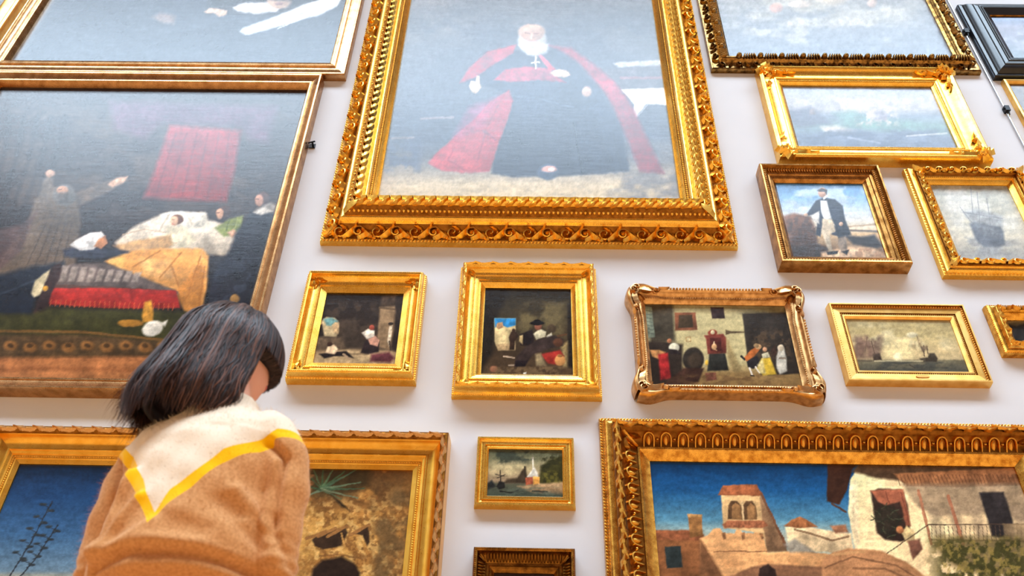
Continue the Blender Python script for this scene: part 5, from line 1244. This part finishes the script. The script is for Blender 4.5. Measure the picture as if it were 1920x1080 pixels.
fold([(428, 905), (452, 940), (478, 962), (494, 1005)], 0.010, 0.012); fold([(405, 930), (440, 968), (470, 990)], -0.005, 0.013)
fold([(436, 958), (470, 990), (486, 1020)], 0.008, 0.010); fold([(400, 1000), (450, 1010), (490, 1030)], 0.005, 0.012)
fold([(248, 885), (215, 950), (184, 1040)], 0.015, 0.011); fold([(222, 905), (205, 960), (190, 1010)], -0.009, 0.010)
fold([(272, 940), (235, 990), (200, 1040)], 0.012, 0.010); fold([(300, 990), (250, 1020), (210, 1050)], 0.005, 0.012)
fold([(494, 816), (521, 841), (509, 890), (497, 978), (514, 1030)], -0.017, 0.0085, -0.08); fold([(494, 830), (494, 880), (488, 920)], 0.006, 0.010); fold([(201, 846), (211, 904), (191, 978)], -0.015, 0.0075, -0.08); fold([(330, 960), (400, 975), (440, 1000)], 0.004, 0.014)
fold([(180, 1050), (260, 1026), (380, 1022), (495, 1032)], 0.008, 0.014); fold([(170, 1070), (260, 1046), (380, 1039), (500, 1044)], -0.016, 0.009)
disp += (np.sin(co[:, 2] * 90 + co[:, 0] * 40) * 0.0012 + np.sin(co[:, 0] * 70 - co[:, 2] * 55) * 0.0012) * (co[:, 2] < 1.36)
elb = np.exp(-((co[:, 2] - 1.09) / 0.05) ** 2) * (np.abs(co[:, 0]) > 0.17); disp += elb * np.sin(co[:, 2] * 260) * 0.0025
co2 = co + no * disp[:, None]
sme.vertices.foreach_set('co', co2.astype(np.float32).ravel()); sme.update()

def sweater_material():
    m, nt, b = new_mat('wool_knit')
    tc = node(nt, 'ShaderNodeTexCoord'); sx = node(nt, 'ShaderNodeSeparateXYZ'); nt.links.new(tc.outputs['Object'], sx.inputs[0])
    V = [px_local(x, y, yl) for (x, y, yl) in ((195, 836, -0.03), (211, 832, -0.07), (238, 865, -0.1), (267, 917, -0.115), (294, 980, -0.122), (318, 943, -0.12), (365, 895, -0.12), (409, 851, -0.112), (453, 826, -0.1), (492, 813, -0.08), (516, 811, -0.055), (574, 823, -0.01))]
    pts = sorted([(float(v[0]), float(v[2])) for v in V])
    X0_, X1_, Z0_, Z1_ = -0.26, 0.26, 1.1, 1.5
    pts = [(X0_, pts[0][1] - 0.005)] + pts + [(X1_, pts[-1][1] - 0.01)]
    def curve(ps, lo, hi):
        fc = node(nt, 'ShaderNodeFloatCurve'); c = fc.mapping.curves[0]
        while len(c.points) > 2: c.points.remove(c.points[-1])
        n = [((x - X0_) / (X1_ - X0_), (z - lo) / (hi - lo)) for x, z in ps]
        c.points[0].location = n[0]; c.points[1].location = n[-1]
        for p in n[1:-1]: c.points.new(*p)
        for p in c.points: p.handle_type = 'VECTOR'
        fc.mapping.update(); return fc
    nx = node(nt, 'ShaderNodeMapRange'); nx.inputs['From Min'].default_value = X0_; nx.inputs['From Max'].default_value = X1_
    nt.links.new(sx.outputs['X'], nx.inputs['Value'])
    zc = curve(pts, Z0_, Z1_); nt.links.new(nx.outputs['Result'], zc.inputs['Value'])
    hw_ = []
    for i, (x, z) in enumerate(pts):
        a, c = pts[max(0, i - 1)], pts[min(len(pts) - 1, i + 1)]; sl = (c[1] - a[1]) / (c[0] - a[0] + 1e-9)
        hw_.append((x, 0.0105 * min(2.0, math.sqrt(1 + sl * sl))))
    hc = curve(hw_, 0.0, 0.04); nt.links.new(nx.outputs['Result'], hc.inputs['Value'])
    zz = node(nt, 'ShaderNodeMath', operation='MULTIPLY_ADD'); zz.inputs[1].default_value = -(Z1_ - Z0_); nt.links.new(zc.outputs[0], zz.inputs[0])
    nt.links.new(sx.outputs['Z'], zz.inputs[2])                      # z - 0.4*curve
    dist = node(nt, 'ShaderNodeMath', operation='SUBTRACT'); dist.inputs[1].default_value = Z0_; nt.links.new(zz.outputs[0], dist.inputs[0])
    hh = node(nt, 'ShaderNodeMath', operation='MULTIPLY'); hh.inputs[1].default_value = 0.04; nt.links.new(hc.outputs[0], hh.inputs[0])
    ab = node(nt, 'ShaderNodeMath', operation='ABSOLUTE'); nt.links.new(dist.outputs[0], ab.inputs[0])
    yel = node(nt, 'ShaderNodeMath', operation='LESS_THAN'); nt.links.new(ab.outputs[0], yel.inputs[0]); nt.links.new(hh.outputs[0], yel.inputs[1])
    up = node(nt, 'ShaderNodeMath', operation='GREATER_THAN'); up.inputs[1].default_value = 0.0; nt.links.new(dist.outputs[0], up.inputs[0])
    n1 = node(nt, 'ShaderNodeTexNoise'); n1.inputs['Scale'].default_value = 190; n1.inputs['Detail'].default_value = 4; nt.links.new(tc.outputs['Object'], n1.inputs['Vector'])
    rampT = node(nt, 'ShaderNodeValToRGB'); e = rampT.color_ramp.elements
    e[0].position = 0.3; e[0].color = rgba((184, 124, 74)); e[1].position = 0.65; e[1].color = rgba((212, 152, 98))
    rampC = node(nt, 'ShaderNodeValToRGB'); e = rampC.color_ramp.elements
    e[0].position = 0.28; e[0].color = rgba((208, 176, 146)); e[1].position = 0.38; e[1].color = rgba((238, 216, 190))
    nt.links.new(n1.outputs['Fac'], rampT.inputs['Fac']); nt.links.new(n1.outputs['Fac'], rampC.inputs['Fac'])
    m1 = node(nt, 'ShaderNodeMix', data_type='RGBA'); nt.links.new(up.outputs[0], m1.inputs['Factor']); nt.links.new(rampT.outputs['Color'], m1.inputs[6]); nt.links.new(rampC.outputs['Color'], m1.inputs[7])
    m2 = node(nt, 'ShaderNodeMix', data_type='RGBA'); nt.links.new(yel.outputs[0], m2.inputs['Factor']); nt.links.new(m1.outputs[2], m2.inputs[6]); m2.inputs[7].default_value = rgba((252, 190, 12))
    nt.links.new(m2.outputs[2], b.inputs['Base Color'])
    b.inputs['Roughness'].default_value = 0.95; b.inputs['Specular IOR Level'].default_value = 0.1
    b.inputs['Sheen Weight'].default_value = 0.5; b.inputs['Sheen Roughness'].default_value = 0.4; b.inputs['Sheen Tint'].default_value = rgba((255, 225, 195))
    wv = node(nt, 'ShaderNodeTexNoise'); wv.inputs['Scale'].default_value = 420; nt.links.new(tc.outputs['Object'], wv.inputs['Vector'])
    bp = node(nt, 'ShaderNodeBump'); bp.inputs['Strength'].default_value = 0.35; bp.inputs['Distance'].default_value = 0.002
    nt.links.new(wv.outputs['Fac'], bp.inputs['Height']); nt.links.new(bp.outputs['Normal'], b.inputs['Normal'])
    return m
M['wool'] = sweater_material()
sweater = mesh_obj('sweater', sme, M['wool'], person)
# wool fuzz standing off the knit
no2 = np.zeros(nv * 3, np.float32); sme.vertices.foreach_get('normal', no2); no2 = no2.reshape(-1, 3)
pick = rng.choice(nv, 16000); jit = rng.normal(0, 0.003, (16000, 3)); b0 = co2[pick] + jit * 0.5
tip = b0 + no2[pick] * rng.uniform(0.003, 0.009, (16000, 1)) + rng.normal(0, 0.003, (16000, 3)); sd = rng.normal(0, 1, (16000, 3)); sd /= np.linalg.norm(sd, axis=1)[:, None]
fv = np.concatenate([b0 - sd * 0.00035, b0 + sd * 0.00035, tip]); idx = np.arange(16000)
fuzz = mesh_obj('wool_fuzz', pydata('wool_fuzz', fv, np.stack([idx, idx + 16000, idx + 32000], 1).tolist()), M['wool'], sweater); tag(fuzz, kind='stuff')
hem = mesh_obj('sweater_hem', pydata('sweater_hem', *loft([ring(0.905, 0.150, 0.104), ring(0.91, 0.156, 0.110), ring(0.935, 0.157, 0.111), ring(0.95, 0.153, 0.107)], 48), smooth=60), M['wool'], person)

# trousers and shoes (below the view, but she stands on them)
M['denim'] = plain('dark_trousers', (46, 48, 60), 0.85, noise=0.1, scale=120, bump=0.2); M['shoe'] = plain('shoe_leather', (40, 30, 26), 0.4)
ts = [loft([ring(0.84, 0.150, 0.11), ring(0.90, 0.152, 0.112), ring(0.96, 0.146, 0.102), ring(0.99, 0.14, 0.098)], 40)]
for s in (-1, 1): ts.append(limb([(s * 0.082, 0, 0.86), (s * 0.092, 0.01, 0.70), (s * 0.092, 0.016, 0.47), (s * 0.09, 0.0, 0.25), (s * 0.088, -0.008, 0.12)], [0.086, 0.082, 0.066, 0.062, 0.058], 24))
mesh_obj('trousers', fuse('trousers', ts, 0.01, 4), M['denim'], person)
for s in (-1, 1):
    sh = fuse('shoe', [loft([((s * 0.088, -0.07, 0.012), (0.02, 0, 0), (0, 0, 0.01)), ((s * 0.088, -0.06, 0.042), (0.036, 0, 0), (0, 0, 0.041)), ((s * 0.088, 0.0, 0.046), (0.04, 0, 0), (0, 0, 0.045)), ((s * 0.092, 0.08, 0.036), (0.047, 0, 0), (0, 0, 0.035)), ((s * 0.096, 0.15, 0.027), (0.042, 0, 0), (0, 0, 0.026)), ((s * 0.097, 0.18, 0.016), (0.02, 0, 0), (0, 0, 0.015))], 20)], 0.006, 2)
    z = np.zeros(len(sh.vertices) * 3, np.float32); sh.vertices.foreach_get('co', z); z = z.reshape(-1, 3); z[:, 2] -= z[:, 2].min(); sh.vertices.foreach_set('co', z.ravel()); sh.update()
    mesh_obj('shoe', sh, M['shoe'], person)

# hair
def hair_material():
    m, nt, b = new_mat('dark_hair')
    at = node(nt, 'ShaderNodeAttribute'); at.attribute_name = 'tone'
    ramp = node(nt, 'ShaderNodeValToRGB'); e = ramp.color_ramp.elements
    e[0].color = rgba((38, 26, 23)); e[1].color = rgba((140, 92, 70)); e[0].position = 0.15
    nt.links.new(at.outputs['Fac'], ramp.inputs['Fac']); nt.links.new(ramp.outputs['Color'], b.inputs['Base Color'])
    b.inputs['Roughness'].default_value = 0.5; b.inputs['Specular IOR Level'].default_value = 0.35; b.inputs['Anisotropic'].default_value = 0.5
    return m
M['hairmat'] = hair_material()
HH = Matrix.Translation(HEAD_C) @ Matrix.Rotation(HEAD_YAW - 0.1, 4, 'Z') @ Matrix.Rotation(math.radians(-9), 4, 'X')
def hair_path(alpha, th0, off, end_z, wave, flare, n=15, bang=False):
    """root at polar angle th0 on the scalp, over the skull, then falling to end_z; alpha 0 = back of the head"""
    sa, ca = math.sin(alpha), -math.cos(alpha); out = []
    ths = max(0.05, th0)
    tmax = math.pi / 2 if not bang else math.radians(82)
    arcl = (tmax - ths) * 0.105; fall = abs(end_z) if not bang else 0.03
    tot = arcl + fall
    for k in range(n):
        l = tot * k / (n - 1)
        if l <= arcl:
            th = ths + (tmax - ths) * l / max(arcl, 1e-6); r = math.sin(th); z = 0.126 * math.cos(th); e = 0.0
        else:
            e = (l - arcl) / fall; r = 1.0 * math.sin(tmax); z = 0.126 * math.cos(tmax) - (l - arcl)
        lift = off + flare * e ** 1.3 - (0.016 * max(0, e - 0.82) / 0.18)
        R1, R2 = 0.087 + lift, (0.106 if ca < 0 else 0.101) + lift
        wv = wave * math.sin(6.0 * l / 0.1 + alpha * 9)
        out.append((sa * r * R1 + ca * wv, ca * r * R2 - sa * wv, z))
    return out
def strand_batch(paths, widths, tones):
    vs, fs, tn = [], [], []
    for P, w, tone in zip(paths, widths, tones):
        b = len(vs); n = len(P)
        for i, p in enumerate(P):
            q0, q1 = P[max(0, i - 1)], P[min(n - 1, i + 1)]
            d = Vector(q1) - Vector(q0); o = Vector((p[0], p[1], 0.0))
            if o.length < 1e-4: o = Vector((0, 0, 1))
            sd = d.cross(o).normalized(); o = sd.cross(d).normalized()
            k = w * (0.55 + 0.45 * min(1, i / 3)) * (1.0 if i < n - 3 else (n - 1 - i) / 3 * 0.8 + 0.15)
            vs += [Vector(p) - sd * k, Vector(p) + o * k * 0.7, Vector(p) + sd * k]; tn += [tone] * 3
        for i in range(n - 1):
            for j in range(2): a = b + i * 3 + j; fs.append((a, a + 1, a + 4, a + 3))
    return vs, fs, tn
paths, ws, tones = [], [], []
R = random.Random(3)
for k in range(4200):
    al = math.radians(R.uniform(-128, 108)); lock = math.sin(al * 11.0) * 0.5 + 0.5
    layer = R.random()
    ez = 0.184 + R.gauss(0, 0.012) - 0.03 * layer * R.random()
    ez += 0.022 * math.exp(-((al - 0.2) / 0.6) ** 2) + R.gauss(0, 0.006)
    paths.append(hair_path(al + R.gauss(0, 0.03), R.uniform(0.05, 1.25) if k % 3 else 0.06, 0.002 + 0.020 * layer * (0.25 + 0.75 * lock), ez, R.gauss(0, 0.0035), 0.038 * (0.6 + 0.6 * R.random()) * (1.0 if al < -0.3 else 0.8 if al < 0.8 else 0.3)))
    ws.append(R.uniform(0.0008, 0.0019)); tones.append(min(1, max(0, R.gauss(0.22, 0.2) + (0.25 if al < -0.7 else 0))))
for k in range(900):                                          # fringe and side lock
    al = math.radians(R.uniform(116, 236)); paths.append(hair_path(al, R.uniform(0.05, 0.9), 0.004 + 0.012 * R.random(), 0, R.gauss(0, 0.001), 0.006, bang=True)); ws.append(R.uniform(0.0008, 0.0018)); tones.append(R.uniform(0.05, 0.4))
for k in range(60):
    al = math.radians(R.uniform(106, 116)); paths.append(hair_path(al, R.uniform(0.2, 0.9), 0.004 + 0.008 * R.random(), 0.15 + R.gauss(0, 0.012), R.gauss(0, 0.002), -0.012)); ws.append(R.uniform(0.0006, 0.0012)); tones.append(R.uniform(0.2, 0.6))
for k in range(420):                                          # flyaways on the far side
    al = math.radians(R.uniform(-120, -30)); paths.append(hair_path(al, R.uniform(0.3, 1.3), 0.014 + 0.012 * R.random(), 0.17 + R.gauss(0, 0.02), R.gauss(0, 0.004), 0.05 + 0.03 * R.random())); ws.append(R.uniform(0.0004, 0.0008)); tones.append(R.uniform(0.6, 1.0))
hv, hf, ht = strand_batch(paths, ws, tones)
hv = [HH @ v for v in hv]
hme = pydata('hair', hv, hf); hme.shade_smooth()
ta = hme.attributes.new('tone', 'FLOAT', 'POINT'); ta.data.foreach_set('value', np.array(ht, np.float32))
hair = tag(mesh_obj('hair', hme, M['hairmat'], person), kind='stuff')
cv, cf = [], []                                               # the mass of hair under the outer strands
als = np.radians(np.linspace(-126, 105, 60))
for al in als:
    P = hair_path(al, 0.05, -0.006, 0.17, 0.0, 0.024, n=18); cv += [HH @ Vector(p) for p in P] + [HH @ (Vector(p) * 0.93) for p in P]
for i in range(59):
    for j in range(17):
        a = i * 36 + j; cf.append((a, a + 1, a + 37, a + 36)); a += 18; cf.append((a, a + 36, a + 37, a + 1))
    a = i * 36 + 17; cf.append((a, a + 18, a + 54, a + 36))
for e in (0, 59 * 36):
    for j in range(17): cf.append((e + j, e + 18 + j, e + 19 + j, e + 1 + j))
b0 = len(cv); bl = np.radians(np.linspace(108, 234, 34))
for al in bl: cv += [HH @ Vector(p) for p in hair_path(al, 0.05, 0.001, 0, 0, 0.0, n=10, bang=True)]
for i in range(33):
    for j in range(9): a = b0 + i * 10 + j; cf.append((a, a + 1, a + 11, a + 10))
cme = pydata('hair_mass', cv, cf); cme.shade_smooth()
ta = cme.attributes.new('tone', 'FLOAT', 'POINT'); ta.data.foreach_set('value', np.full(len(cv), 0.08, np.float32))
mesh_obj('hair_mass', cme, M['hairmat'], hair)
